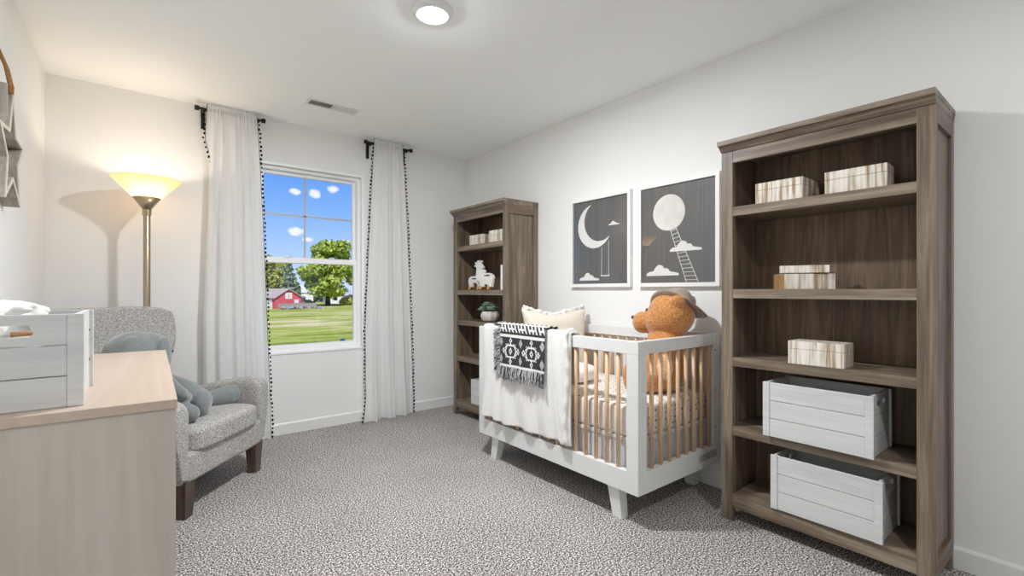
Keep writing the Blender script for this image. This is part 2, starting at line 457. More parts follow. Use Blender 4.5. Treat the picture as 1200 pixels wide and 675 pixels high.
def foliage_mat(name, a, b_, c):
    return plain_leaf(name, a, b_, c)
def plain_leaf(name, a, b_, c):
    m, nt, b, out = new_mat(name)
    v = coords(nt); n = N(nt, 'ShaderNodeTexNoise', Scale=0.9, Detail=3.0); nt.links.new(v, n.inputs['Vector'])
    r = ramp(nt, [(0.35, lin(a)), (0.5, lin(b_)), (0.65, lin(c))]); nt.links.new(n.outputs[0], r.inputs[0]); nt.links.new(r.outputs[0], b.inputs['Base Color'])
    b.inputs['Roughness'].default_value = 0.8; b.inputs['Specular IOR Level'].default_value = 0.2
    return m
LEAF = plain_leaf('tree_leaves', (120, 140, 52), (162, 180, 72), (200, 208, 100))
LEAF2 = plain_leaf('tree_leaves_yellowish', (118, 132, 56), (158, 164, 74), (188, 186, 96))
SPR = plain_leaf('spruce_needles', (92, 112, 96), (122, 142, 124), (152, 168, 148))
BARK = plain('bark', (84, 70, 58), 0.95, noise_amt=0.3, nscale=3)

def crown(lobes, n, size, seed):
    rnd = random.Random(seed); bm = bmesh.new()
    tot = sum(l[3] * l[4] for l in lobes)
    for (cx, cy, cz, rx, rz) in lobes:
        k = int(n * rx * rz / tot)
        for i in range(k):
            th = rnd.uniform(0, 2 * PI); ph = math.acos(rnd.uniform(-1, 1)); rr = rnd.uniform(0.55, 1.04)
            p = Vector((cx + rx * rr * math.sin(ph) * math.cos(th), cy + rx * rr * math.sin(ph) * math.sin(th), cz + rz * rr * math.cos(ph)))
            nrm = Vector((math.sin(ph) * math.cos(th), math.sin(ph) * math.sin(th), math.cos(ph))) + Vector((rnd.gauss(0, .5), rnd.gauss(0, .5), rnd.gauss(0, .5)))
            nrm.normalize(); a = nrm.orthogonal().normalized(); b = nrm.cross(a)
            s = size * rnd.uniform(.6, 1.4); ang = rnd.uniform(0, 2 * PI)
            vs = []
            for q in range(5):
                t = ang + q * 2 * PI / 5; s2 = s * rnd.uniform(.6, 1.1)
                vs.append(bm.verts.new(p + a * math.cos(t) * s2 + b * math.sin(t) * s2 + nrm * rnd.uniform(-.15, .15) * s))
            bm.faces.new(vs)
    return bm
def raw(name, bm, m, parent=None):
    me = bpy.data.meshes.new(name); bm.to_mesh(me); bm.free(); return link(name, me, m, parent)

def tree(label, loc, lobes, n, size, mat, trunk_r, trunk_h, seed, name='tree', group=None, cat='tree'):
    t = thing(name, label, cat, loc, group=group)
    raw('foliage', crown(lobes, n, size, seed), mat, t)
    bm = bmesh.new(); tube(bm, [(0, 0, -.1), (0.05, 0, trunk_h * .4), (0, 0, trunk_h)], [trunk_r * 1.3, trunk_r, trunk_r * .7], 12)
    obj('trunk', bm, BARK, t, smooth=True)
    return t
lb = []
rnd = random.Random(3)
for i in range(34):
    a = rnd.uniform(0, 2 * PI); h = rnd.uniform(0, 1)
    R_ = 7.4 * math.sin(PI * (0.16 + 0.74 * h)) ** .7
    r0 = rnd.uniform(.35, .95) * R_
    lb.append((r0 * math.cos(a), r0 * math.sin(a), 3.8 + 12.0 * h, rnd.uniform(1.9, 3.0), rnd.uniform(1.4, 2.3)))
lb += [(0, 0, 9, 5.0, 5.0), (6.8, 0, 8, 2.6, 2.6), (7.5, 1, 11.5, 2.4, 2.2), (4, 0, 15.5, 2.4, 2.0)]
tree('large spreading bright green tree right of the red barn', (39.0, 127, G), lb, 9000, 0.42, LEAF, 0.55, 7, 5)
tree('yellowish green tree behind the red barn, left of the spruce', (28.0, 140, G), [(0, 0, 6, 4.5, 4), (-3, 0, 9, 3.4, 3), (2.4, 0, 10.0, 3, 2.6), (-1, 0, 11.5, 2.4, 2), (-7, 0, 8, 4, 4.5), (4, 0, 4, 3.5, 3.5)], 3600, 0.4, LEAF2, 0.4, 5, 8)
# spruce
sp = thing('spruce_tree', 'blue green spruce tree behind the red barn', 'tree', (30.4, 130, G))
lobs = []
rnd = random.Random(11)
for k in range(9):
    h = 0.8 + k * 1.25; R_ = 3.6 * (1 - k / 9.4)
    m_ = max(3, int(9 - k * .7))
    for i in range(m_):
        a = 2 * PI * i / m_ + k * .5; lobs.append((R_ * .62 * math.cos(a), R_ * .62 * math.sin(a), h + rnd.uniform(-.2, .2), R_ * .48, 0.55))
lobs.append((0, 0, 12.3, .35, .9))
raw('foliage', crown(lobs, 3200, .24, 21), SPR, sp)
bm = bmesh.new(); tube(bm, [(0, 0, -.1), (0, 0, 12)], [.3, .05], 10); obj('trunk', bm, BARK, sp, smooth=True)
bsh = thing('shrub', 'rounded yellow green shrub right of the big tree trunk', 'shrub', (46.4, 131, G))
raw('foliage', crown([(0, 0, 1.3, 2.4, 1.5), (2.4, .4, 1.5, 2.2, 1.6), (-1.5, .3, 1.0, 1.5, 1.1), (5, .4, 1.4, 2.2, 1.5)], 1600, .26, 31), plain_leaf('shrub_leaves', (150, 160, 70), (182, 190, 96), (204, 208, 120)), bsh)
# distant hedge row (uncountable band of foliage on the skyline)
rnd = random.Random(5)
hl = [(x, 175 + rnd.uniform(-3, 3), G + rnd.uniform(1.2, 2.6), rnd.uniform(3, 5), rnd.uniform(1.8, 3.4)) for x in range(-30, 120, 4)]
hd = raw('distant_hedgerow', crown(hl, 7000, .55, 9), plain_leaf('hedge_leaves', (62, 84, 52), (84, 108, 64), (112, 132, 80)))
tag(hd, 'dark green line of distant trees along the horizon', 'hedgerow', kind='stuff')
# barn
BARN = plain('barn_red_boards', (214, 84, 94), 0.8, noise_amt=0.06, nscale=2)
BWHITE = plain('barn_white_trim', (236, 230, 226), 0.7)
BROOF = plain('barn_shingles', (182, 168, 154), 0.9, noise_amt=0.08, nscale=3)
barn = thing('barn', 'small red barn with a grey shingle roof and white trim', 'barn', (23.2, 112.0, G), math.radians(14))
W_, D_, E_, A_ = 6.0, 9.0, 2.45, 4.3
bm = bmesh.new()
prism(bm, [(0, 0), (W_, 0), (W_, E_), (W_ / 2, A_), (0, E_)], 0, -D_, Matrix.Rotation(PI / 2, 4, 'X'))
obj('walls', bm, BARN, barn)
bm = bmesh.new()
for s in (0, 1):
    xa, xb = (-.35, W_ / 2) if s == 0 else (W_ + .35, W_ / 2); za, zb = E_ - .2, A_
    hexa(bm, [(xa, -.35, za), (xb, -.35, zb), (xb, D_ + .3, zb), (xa, D_ + .3, za), (xa, -.35, za + .18), (xb, -.35, zb + .18), (xb, D_ + .3, zb + .18), (xa, D_ + .3, za + .18)])
obj('roof', bm, BROOF, barn)
obj('window', B((W_ * .5 - .75, W_ * .5 - .1, -.08, -.0, 2.15, 3.5), (W_ * .5 + .1, W_ * .5 + .75, -.08, 0, 2.15, 3.5), (W_ * .5 - .1, W_ * .5 + .1, -.08, 0, 3.2, 3.5), (W_ * .5 - .1, W_ * .5 + .1, -.08, 0, 2.15, 2.35)), BWHITE, barn)
obj('window', B((W_ * .5 + 1.3, W_ * .5 + 2.3, -.08, 0, 1.2, 2.0)), BWHITE, barn)
obj('door', B((-.08, 0, 1.2, 3.6, 0, 2.1)), BWHITE, barn)
fc = thing('board_fence', 'weathered grey board fence in front of the red barn', 'fence', (23.6, 110.5, G), math.radians(12))
for i in range(5):
    bm = bmesh.new()
    for k in range(9): box(bm, i * 1.7 + k * .188, i * 1.7 + k * .188 + .165, 0, .05, 0, 1.15 + .04 * ((k * 7 + i) % 3))
    obj('board_panel', bm, M['silverwood'], fc)
for i in range(6): obj('post', B((i * 1.7 - .06, i * 1.7 + .06, .05, .17, 0, 1.2)), M['silverwood'], fc)
jk = bmesh.new(); rnd = random.Random(4)
for i in range(60):
    cx = rnd.uniform(0, 8.6); s = rnd.uniform(.2, .55)
    MM = Matrix.Translation((cx, rnd.uniform(-.8, .5), rnd.uniform(.1, .55) * (1 - abs(cx - 3) / 8))) @ Matrix.Rotation(rnd.uniform(0, 3), 4, (rnd.random(), rnd.random(), rnd.random() + .1))
    box(jk, -s, s, -s * .4, s * .4, -s * .35, s * .35, mi=i % 3, mat=MM)
j = raw('rubble_pile', jk, [plain('rubble_grey', (170, 166, 160), .9), plain('rubble_brown', (150, 116, 92), .9), plain('rubble_blue', (150, 168, 190), .9)])
j.location = (23.4, 108.4, G); tag(j, 'pile of boards and rubble on the grass before the barn fence', 'rubble pile', kind='stuff')
def house(label, loc, rz, w, d, e, a, wall, roof, seed=0):
    h = thing('house', label, 'house', loc, rz)
    bm = bmesh.new(); box(bm, 0, w, 0, d, 0, e)
    obj('walls', bm, wall, h)
    bm = bmesh.new(); prism(bm, [(-.3, e), (d + .3, e), (d / 2, a)], -.3, w + .3, Matrix(((0, 0, 1, 0), (1, 0, 0, 0), (0, 1, 0, 0), (0, 0, 0, 1))))
    obj('roof', bm, roof, h)
    for k in range(2):
        obj('window', B((w * (.25 + .42 * k), w * (.25 + .42 * k) + 1.1, -.06, 0, 1.0, 2.1)), M['dark'], h)
    return h
HW = plain('siding_white', (232, 232, 236), .7)
house('low white house seen right of the big tree trunk', (45.5, 150, G), math.radians(-8), 9, 6, 2.5, 3.8, HW, plain('roof_pale', (176, 180, 190), .9))
house('white house with a pale roof between barn and big tree', (31.5, 150, G), math.radians(-6), 10, 6, 3.4, 5.6, HW, plain('roof_white', (206, 206, 212), .9))
# car under the tree
car = thing('car', 'dark car parked in the shade left of the tree trunk', 'car', (35.6, 141, G), math.radians(5))
bm = bmesh.new(); prism(bm, [(0, .3), (4.4, .3), (4.4, .8), (3.6, .95), (3.0, 1.45), (1.3, 1.45), (.7, .95), (0, .85)], 0, -1.7, Matrix.Rotation(PI / 2, 4, 'X'))
obj('body', bm, plain('car_dark', (52, 54, 62), .3), car)
for wx in (.9, 3.5):
    bm = bmesh.new(); lathe(bm, [(.0, -.1), (.33, -.1), (.33, .1), (0, .1)], 18); w = obj('wheel', bm, M['dark'], car, smooth=False); w.rotation_euler = (PI / 2, 0, 0); w.location = (wx, 0, .33)

# ------------------------------------------------------------------ curtains
def curtain(label, rodx0, rodx1, fx, y0, amp, nf, seed, hem_extra=0.0, brk='left', fold=0.0, flare=False):
    """fx(v) -> (xl, xr); v 0 top .. 1 bottom"""
    rod = thing('curtain_rod', 'short black rod with end knobs holding the %s sheer curtain' % brk, 'curtain rod', (0, 0, 0))
    ry, rz_ = YB - .075, 2.392
    bm = bmesh.new(); tube(bm, [(rodx0, ry, rz_), (rodx1, ry, rz_)], .008, 12); obj('rod', bm, M['black'], rod, smooth=True)
    for xx in (rodx0, rodx1):
        bm = bmesh.new(); s = -1 if xx == rodx0 else 1
        tube(bm, [(xx, ry, rz_), (xx + s * .006, ry, rz_), (xx + s * .007, ry, rz_), (xx + s * .032, ry, rz_)], [.010, .010, .017, .017], 14)
        obj('finial', bm, M['black'], rod, bevel=.002)
    for xx in (rodx0 + .022, rodx1 - .022):
        bm = B((xx - .012, xx + .012, YB - .012, YB - .001, 2.27, 2.41), (xx - .007, xx + .007, YB - .078, YB - .01, 2.372, 2.386))
        tube(bm, [(xx - .009, ry, rz_ - .012), (xx + .009, ry, rz_ - .012)], .012, 12)
        obj('bracket', bm, M['black'], rod, bevel=.001)
    rnd = random.Random(seed); ph = [rnd.uniform(0, 6.28) for _ in range(4)]
    U, V = 150, 90
    def P(u, v):
        xl, xr = fx(v)
        w = .012 * math.sin(2 * PI * (nf * .5 * u) + ph[1] + 2 * v)
        x = xl + (xr - xl) * u + w * math.sin(PI * u)
        a = amp * (0.45 + 0.55 * min(1, v * 2.2)) * (1 + hem_extra * max(0, v - .8) * 5)
        y = y0 + a * math.sin(2 * PI * nf * (u + .02 * math.sin(5 * u + ph[2])) + ph[0] + .5 * math.sin(3 * v + ph[3])) + .3 * a * math.sin(2 * PI * nf * 2.3 * u + ph[3])
        z = 2.425 - v * 2.418
        if v < .06:
            k = max(0, (v - .03) / .03); yt = ry - .014 + .003 * math.sin(2 * PI * nf * 3.2 * u); y = yt * (1 - k) + y * k
        if flare and v > .86 and u < .3:
            q = (v - .86) / .14 * (1 - u / .3); x -= .045 * q * q; y -= .05 * q
        if fold:
            fw = fold * min(1, max(0, (v - .10) / .35)); uf = .10
            if u < uf: x = x + (uf - u) / uf * (fw + (xr - xl) * (uf - u) * min(1, fw / .02)); y = y + min(.030, .030 * fw / .03) * min(1, (uf - u) / uf * 3)
        y = min(y, YB - .016)
        return Vector((x, y, z))
    c = thing('sheer_curtain', label, 'curtain')
    bm = bmesh.new(); g = [[bm.verts.new(P(u / U, v / V)) for u in range(U + 1)] for v in range(V + 1)]
    for i in range(V):
        for k in range(U): bm.faces.new((g[i][k], g[i][k + 1], g[i + 1][k + 1], g[i + 1][k]))
    me = bpy.data.meshes.new('panel'); bm.to_mesh(me); bm.free()
    for p in me.polygons: p.use_smooth = True
    panel = link('panel', me, M['sheer'], c)
    # pompom trims
    pm = bpy.data.meshes.new('pompom'); bm = bmesh.new()
    res = bmesh.ops.create_icosphere(bm, subdivisions=2, radius=1)
    for v in bm.verts: v.co *= 1 + .16 * noise.noise(v.co * 3); v.co.z *= 1.35
    bm.to_mesh(pm); bm.free(); pm.materials.append(M['pom'])
    for side, uu in (('l', 0.0), ('r', 1.0)):
        sg = -1 if uu == 0 else 1
        bm = bmesh.new(); tube(bm, [P(uu, v / 60) + Vector((sg * .001, -.003, 0)) for v in range(0, 61)], .0016, 6)
        trim = obj('pompom_trim', bm, M['pom'], c, smooth=True)
        NP = 76
        over = bmesh.new()
        for i in range(NP):
            v = .012 + .985 * (i + .5) / NP
            p = P(uu, v) + Vector((sg * (.010 + rnd.uniform(-.003, .004)), -.006 + rnd.uniform(-.004, .002), -.004))
            s = .0066 * rnd.uniform(.8, 1.25)
            if i % 2 == 1:
                ell(over, p, (s, s, s * 1.35), u=8, v=6)
            else:
                q = bpy.data.objects.new('pompom', pm); COL.objects.link(q); q.parent = trim; q.location = p; q.scale = (s, s, s)
        so = obj('pompom_row', over, M['pom'], trim, smooth=True); so['kind'] = 'stuff'
    return c
curtain('wide white sheer curtain with black pompom edges, left of the window', .335, .712,
        lambda v: (.375 - .07 * min(1, v * 1.6), .682 + .098 * v ** .8), YB - .085, .015, 4.6, 1, brk='left', fold=.10)
curtain('narrow white sheer curtain with black pompom edges, right of the window', 1.535, 1.915,
        lambda v: ((1.585 - .075 * min(1, v * 1.5)), 1.845 + .115 * v ** .8), YB - .085, .022, 3.6, 2, hem_extra=.5, brk='right', flare=True)

# ------------------------------------------------------------------ ceiling fittings
def ceiling_light(loc, label, watts):
    t = thing('ceiling_light', label, 'ceiling light', loc)
    bm = bmesh.new()
    lathe(bm, [(.097, 0), (.099, -.004), (.092, -.014), (.080, -.026), (.068, -.028), (.064, -.022), (.062, -.004), (.06, 0)], 64, cap=False)
    obj('trim_ring', bm, M['trim'], t, smooth=True)
    bm = bmesh.new(); lathe(bm, [(.0635, -.018), (.055, -.026), (.035, -.030), (0, -.031)], 48, cap=False)
    obj('diffuser', bm, emis('glowing_diffuser', (1, .97, .93, 1), watts), t, smooth=True)
    return t
L_CEIL = 250.0
ceiling_light((1.082, 1.963, HC), 'round white flush ceiling light, switched on', 60)
v = thing('ceiling_vent', 'slim white rectangular air vent in the ceiling', 'vent', (1.088, 3.432, HC))
obj('vent_plate', B((-.178, .178, -.06, -.042, -.006, 0), (-.178, .178, .042, .06, -.006, 0), (-.178, -.160, -.042, .042, -.006, 0), (.160, .178, -.042, .042, -.006, 0), (-.004, .004, -.042, .042, -.005, 0)), M['trim'], v, bevel=.001)
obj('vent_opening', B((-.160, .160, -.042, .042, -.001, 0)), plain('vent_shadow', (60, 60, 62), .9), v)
for s_ in (-1, 1):
    bm = bmesh.new()
    for i in range(15):
        xx = s_ * (.010 + i * .0102)
        hexa(bm, [(xx - .001, -.042, -.001), (xx + .001, -.042, -.001), (xx + .001, .042, -.001), (xx - .001, .042, -.001),
                  (xx - .001 + s_ * .005, -.042, -.007), (xx + .001 + s_ * .005, -.042, -.007), (xx + .001 + s_ * .005, .042, -.007), (xx - .001 + s_ * .005, .042, -.007)])
    obj('louvres', bm, M['trim'], v)

# ------------------------------------------------------------------ floor lamp
lp = thing('floor_lamp', 'tall torchiere floor lamp with a glowing glass bowl behind the armchair', 'floor lamp', (.040, 3.70, 0))
bm = bmesh.new(); lathe(bm, [(0, .0), (.135, 0), (.138, .006), (.13, .016), (.05, .026), (.022, .035), (.019, .05), (0, .05)], 48); obj('base', bm, M['nickel'], lp, smooth=True, bevel=.001)
bm = bmesh.new(); lathe(bm, [(.0, .04), (.0185, .04), (.0185, 1.595), (0, 1.595)], 32); obj('pole', bm, M['nickel'], lp, smooth=True, bevel=.001)
bm = bmesh.new(); lathe(bm, [(0, 1.590), (.0235, 1.590), (.0235, 1.606), (.0225, 1.608), (.0235, 1.612), (.0235, 1.624), (0, 1.624)], 32); obj('collar', bm, M['nickel'], lp, smooth=False, bevel=.001)
bm = bmesh.new(); lathe(bm, [(0.0, 1.620), (.018, 1.620), (.072, 1.698), (.069, 1.698), (.016, 1.628), (0, 1.628)], 48); obj('shade_holder', bm, M['nickel'], lp, smooth=True)
def bowl_mat():
    m, nt, b, out = new_mat('amber_frosted_glass'); nt.nodes.remove(b)
    t = N(nt, 'ShaderNodeBsdfTranslucent'); t.inputs[0].default_value = (1.0, .84, .60, 1)
    d = N(nt, 'ShaderNodeBsdfDiffuse'); d.inputs[0].default_value = (.92, .80, .62, 1)
    g = N(nt, 'ShaderNodeBsdfGlossy'); g.inputs['Roughness'].default_value = .15
    e = N(nt, 'ShaderNodeEmission', Strength=0.30); e.inputs[0].default_value = (1, .68, .34, 1)
    a = N(nt, 'ShaderNodeMixShader'); a.inputs[0].default_value = .35; c = N(nt, 'ShaderNodeMixShader'); c.inputs[0].default_value = .05; s = N(nt, 'ShaderNodeAddShader')
    nt.links.new(t.outputs[0], a.inputs[1]); nt.links.new(d.outputs[0], a.inputs[2]); nt.links.new(a.outputs[0], c.inputs[1]); nt.links.new(g.outputs[0], c.inputs[2])
    nt.links.new(c.outputs[0], s.inputs[0]); nt.links.new(e.outputs[0], s.inputs[1]); nt.links.new(s.outputs[0], out.inputs[0])
    return m
bm = bmesh.new(); lathe(bm, [(.060, 1.690), (.071, 1.697), (.120, 1.752), (.172, 1.806), (.178, 1.809), (.180, 1.813), (.176, 1.815), (.168, 1.810), (.117, 1.757), (.068, 1.703), (.058, 1.696)], 64, cap=False)
obj('glass_bowl', bm, bowl_mat(), lp, smooth=True)
for sx, sy in ((-.042, -.02), (.042, -.012)):
    bm = bmesh.new(); ell(bm, (sx, sy, 1.748), (.016, .016, .024)); obj('bulb', bm, emis('bulb_glow', (1, .80, .5, 1), 12), lp, smooth=True)

# ------------------------------------------------------------------ bookcases
def bookcase(label, loc, shelves, first=None):
    """front faces -X; local origin on the floor at centre of the back; y spans +-0.40"""
    t = thing('bookcase', label, 'bookcase', loc)
    D = .325; h = .40; H = 1.82; fx = -D
    ST = .055
    # front posts / stiles
    for s in (-1, 1):
        y0, y1 = sorted((s * h, s * (h - ST)))
        obj('front_post', B((fx, fx + .030, y0, y1, 0, H)), M['wood_v'], t, bevel=.0015)
        y0, y1 = sorted((s * h, s * (h - .030)))
        obj('back_post', B((-.045, 0, y0, y1, 0, H)), M['wood_v'], t, bevel=.0015)
        y0, y1 = sorted((s * (h - .012), s * (h - .030)))
        obj('side_panel', B((fx + .030, -.045, y0, y1, .10, H)), M['wood_v'], t)
        y0, y1 = sorted((s * h, s * (h - .0295)))
        obj('side_rail', B((fx + .0305, -.0455, y0, y1, H - .085, H - .0005)), M['wood_x'], t, bevel=.001)
        obj('side_rail', B((fx + .0305, -.0455, y0, y1, .065, .135)), M['wood_x'], t, bevel=.001)
    obj('top_rail', B((fx + .001, fx + .028, -h + ST, h - ST, 1.742, H - .001)), M['wood_h'], t, bevel=.001)
    obj('back_panel', B((-.020, -.008, -h + .030, h - .030, .10, H - .004)), M['wood_back'], t)
    # crown
    bm = bmesh.new()
    def frustum(e0, z0, e1, z1):
        k = .12
        hexa(bm, [(fx - e0, -h - e0 * k, z0), (0, -h - e0 * k, z0), (0, h + e0 * k, z0), (fx - e0, h + e0 * k, z0), (fx - e1, -h - e1 * k, z1), (0, -h - e1 * k, z1), (0, h + e1 * k, z1), (fx - e1, h + e1 * k, z1)])
    frustum(.006, H - .020, .010, H - .014); frustum(.010, H - .014, .026, H + .006); frustum(.036, H + .006, .038, H + .028)
    obj('crown_moulding', bm, M['wood_h'], t, bevel=.001)
    for z in shelves:
        bt = .043
        obj('shelf', B((fx + .002, -.022, -h + ST, h - ST, z - bt, z), (fx + .032, -.046, -h + .031, -h + ST, z - bt, z), (fx + .032, -.046, h - ST, h - .031, z - bt, z)), M['wood_h'], t, bevel=.001)
    obj('bottom_shelf', B((fx + .001, -.022, -h + ST, h - ST, .066, .135)), M['wood_h'], t, bevel=.001)
    return t
bookcase('tall weathered brown bookcase in the right foreground, holding two white crates', (2.585, .776, 0), [.462, .797, 1.127, 1.527])
bookcase('tall weathered brown bookcase in the far corner, holding white animal toys', (2.585, 3.308, 0), [.532, .857, 1.128, 1.520])

# ------------------------------------------------------------------ crates
def crate(label, loc, rz, w, d, h, name='storage_crate', slot_w=.11, group=None, long_slot=False, screws=False):
    """w along local x, d along local y; slots in the short ends at +-x ... origin floor centre"""
    t = thing(name, label, 'crate', loc, rz, group)
    th = .010; st = .028
    n = 3
    for s in (-1, 1):                      # long faces
        bm = bmesh.new()
        for k in range(n):
            za, zb = h * k / n + (.0012 if k else 0), h * (k + 1) / n - (.0012 if k < n - 1 else 0)
            ya, yb = sorted((s * (d / 2 - .004), s * (d / 2 - .004 - th)))
            if long_slot and k == n - 1:
                plate_hole(bm, [(-w / 2 + st, za), (w / 2 - st, za), (w / 2 - st, zb), (-w / 2 + st, zb)], [stadium(0, h - .036, slot_w, .026)], ya, yb, Matrix(((1, 0, 0, 0), (0, 0, 1, 0), (0, 1, 0, 0), (0, 0, 0, 1))))
            else: box(bm, -w / 2 + st, w / 2 - st, ya, yb, za, zb)
        ya, yb = sorted((s * (d / 2), s * (d / 2 - th - .006)))
        box(bm, -w / 2, -w / 2 + st, ya, yb, 0, h); box(bm, w / 2 - st, w / 2, ya, yb, 0, h)
        obj('long_side', bm, M['cratewood'], t, bevel=.0012)
    for s in (-1, 1):                      # ends with hand slot
        bm = bmesh.new()
        MM = Matrix(((0, 0, 1, 0), (1, 0, 0, 0), (0, 1, 0, 0), (0, 0, 0, 1)))
        xa, xb = sorted((s * (w / 2 - .008), s * (w / 2 - .008 - th)))
        for k in range(n):
            za, zb = h * k / n + (.0012 if k else 0), h * (k + 1) / n - (.0012 if k < n - 1 else 0)
            ya, yb = -d / 2 + .017, d / 2 - .017
            if k == n - 1 and not long_slot:
                plate_hole(bm, [(ya, za), (yb, za), (yb, zb), (ya, zb)], [stadium(0, h - .038, slot_w, .026)], xa, xb, MM)
            else: box(bm, xa, xb, ya, yb, za, zb)
        obj('end_side', bm, M['cratewood'], t)
        for yy in ((-1, 1) if screws else ()):
            for zz in (h * .36, h * .74):
                bm = bmesh.new(); ell(bm, (s * (w / 2 - .0075), yy * (d / 2 - .024), zz), (.0016, .003, .003), u=8, v=6)
                obj('screw', bm, M['dark'], t, smooth=True)
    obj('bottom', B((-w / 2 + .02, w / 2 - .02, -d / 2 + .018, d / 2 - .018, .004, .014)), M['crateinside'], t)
    return t
R90 = PI / 2
def seat_crate(label, xf, y0, y1, z, d, h):
    return crate(label, (xf + d / 2, (y0 + y1) / 2, z), R90, y1 - y0, d, h)
seat_crate('white plank crate on the second lowest shelf of the foreground bookcase', 2.228, .553, .966, .4635, .262, .243)
seat_crate('white plank crate on the bottom shelf of the foreground bookcase', 2.246, .529, .940, .1365, .262, .240)
seat_crate('white crate on the bottom shelf of the far corner bookcase', 2.275, 3.030, 3.440, .1365, .255, .212)

# ------------------------------------------------------------------ inlay boxes
def inlay(label, loc, rz, w, d, h, lid=.035, group='bone inlay keepsake boxes on the bookcases', brown=False, name='inlay_box'):
    """w along local y, d along x, front face at -x"""
    t = thing(name, label, 'decorative box', loc, rz, group)
    if lid:
        obj('box_body', B((-d / 2, d / 2, -w / 2, w / 2, 0, h - lid)), M['bone'], t, bevel=.001)
        obj('lid', B((-d / 2, d / 2, -w / 2, w / 2, h - lid + .0012, h)), M['bone'], t, bevel=.001)
        obj('seam', B((-d / 2 + .002, d / 2 - .002, -w / 2 + .002, w / 2 - .002, h - lid - .001, h - lid + .002)), M['bonegap'], t)
    else:
        obj('box_body', B((-d / 2, d / 2, -w / 2, w / 2, 0, h - .004)), M['bone'], t, bevel=.001)
        obj('rim', B((-d / 2 + .003, d / 2 - .003, -w / 2 + .003, w / 2 - .003, h - .0045, h)), M['bonegap'], t)
    if brown:
        obj('corner_strip', B((-d / 2 - .0008, -d / 2 + .002, w / 2 - .018, w / 2 + .0008, .0, h - .005), (-d / 2 + .0, d / 2, w / 2 - .002, w / 2 + .0008, 0, h - .005)), M['bonebrown'], t)
    return t
G1 = 'bone inlay keepsake boxes in the foreground bookcase'
S4 = 1.5275
inlay('striped bone inlay box, left one on the top shelf of the foreground bookcase', (2.42, .937, S4), 0, .205, .20, .105, group=G1)
inlay('striped bone inlay box, right one on the top shelf of the foreground bookcase', (2.385, .643, S4), 0, .217, .11, .104, group=G1)
inlay('low bone inlay box with a brown corner, under the thin lid on the middle shelf', (2.375, .851, 1.1275), math.radians(33), .215, .125, .072, lid=0, group=G1, brown=True)
inlay('thin bone inlay lid stacked on the lower box, middle shelf', (2.375, .849, 1.2000), math.radians(20), .19, .12, .037, lid=0, group=G1, name='inlay_tray')
inlay('striped bone inlay box standing just above the white crates', (2.327, .768, .7975), 0, .213, .118, .101, group=G1)
G2 = 'pale inlay boxes on the top shelf of the far bookcase'
a = inlay('pale inlay box, left one on the top shelf of the far bookcase', (2.36, 3.400, 1.5205), 0, .205, .12, .088, group=G2)
b = copy_tree(a); b.location = (2.36, 3.115, 1.5205); b.scale = (1, .88, 1.16); b['label'] = 'pale inlay box, right one on the top shelf of the far bookcase'

# ------------------------------------------------------------------ toys, plant on far bookcase
def toy(name, label, outline, slot, wheels, x, oy, oz, sc, thick=.022):
    t = thing(name, label, 'toy', (x, oy, oz))
    # crop pixels -> local (y to the left positive), z up
    def c(p): return (-(p[0] - 430) * sc * 1.55, (447 - p[1]) * sc * .93)
    MM = Matrix(((0, 0, 1, 0), (1, 0, 0, 0), (0, 1, 0, 0), (0, 0, 0, 1)))
    bm = bmesh.new(); plate_hole(bm, [c(p) for p in outline], [[c(p) for p in slot]], -thick / 2, thick / 2, MM)
    obj('body', bm, M['giraffe'], t)
    for w in wheels:
        for s in (-1, 1):
            bm = bmesh.new(); lathe(bm, [(0, -.006), (.0175, -.006), (.0175, .006), (0, .006)], 20, mi=0)
            q = obj('wheel', bm, M['wheel'], t, bevel=.001); q.rotation_euler = (0, R90, 0); yy, zz = c((w, 420)); q.location = (s * (thick / 2 + .008), yy, .0178)
    return t
scp = .00069
A_out = [(262, 408), (250, 350), (248, 305), (262, 278), (290, 262), (330, 256), (358, 260), (366, 210), (370, 150), (362, 128), (345, 128), (338, 112), (352, 102), (362, 108), (366, 96), (346, 84), (350, 66), (366, 66), (378, 84), (384, 78), (378, 54), (388, 42), (400, 52), (398, 76), (408, 78), (418, 54), (434, 48), (438, 64), (424, 84), (436, 100), (452, 124), (466, 146), (460, 158), (436, 160), (418, 164), (414, 220), (424, 300), (420, 408), (386, 408), (384, 376), (364, 352), (340, 346), (318, 356), (308, 380), (306, 408)]
toy('wooden_giraffe', 'flat white wooden giraffe on wheels, the taller of the two toys', A_out, stadium(325, 291, 80, 20), (280, 402), 2.350, 3.385, 1.1290, scp)
B_out = [(436, 408), (430, 340), (400, 318), (384, 280), (384, 220), (396, 190), (424, 172), (460, 168), (490, 184), (496, 208), (488, 228), (500, 232), (540, 224), (578, 234), (602, 258), (612, 290), (604, 330), (594, 408), (544, 408), (540, 376), (492, 376), (486, 408)]
toy('wooden_elephant', 'shorter white wooden animal on wheels in front of the giraffe', B_out, stadium(528, 259, 84, 20), (452, 560), 2.312, 3.345, 1.1290, scp)
wb = obj('book', B((0, .16, 0, .024, 0, .20)), [M['giraffe']], bevel=.001); wb.location = (2.285, 3.000, 1.1290)
tag(wb, 'white book standing at the right end of the toy shelf', 'book')

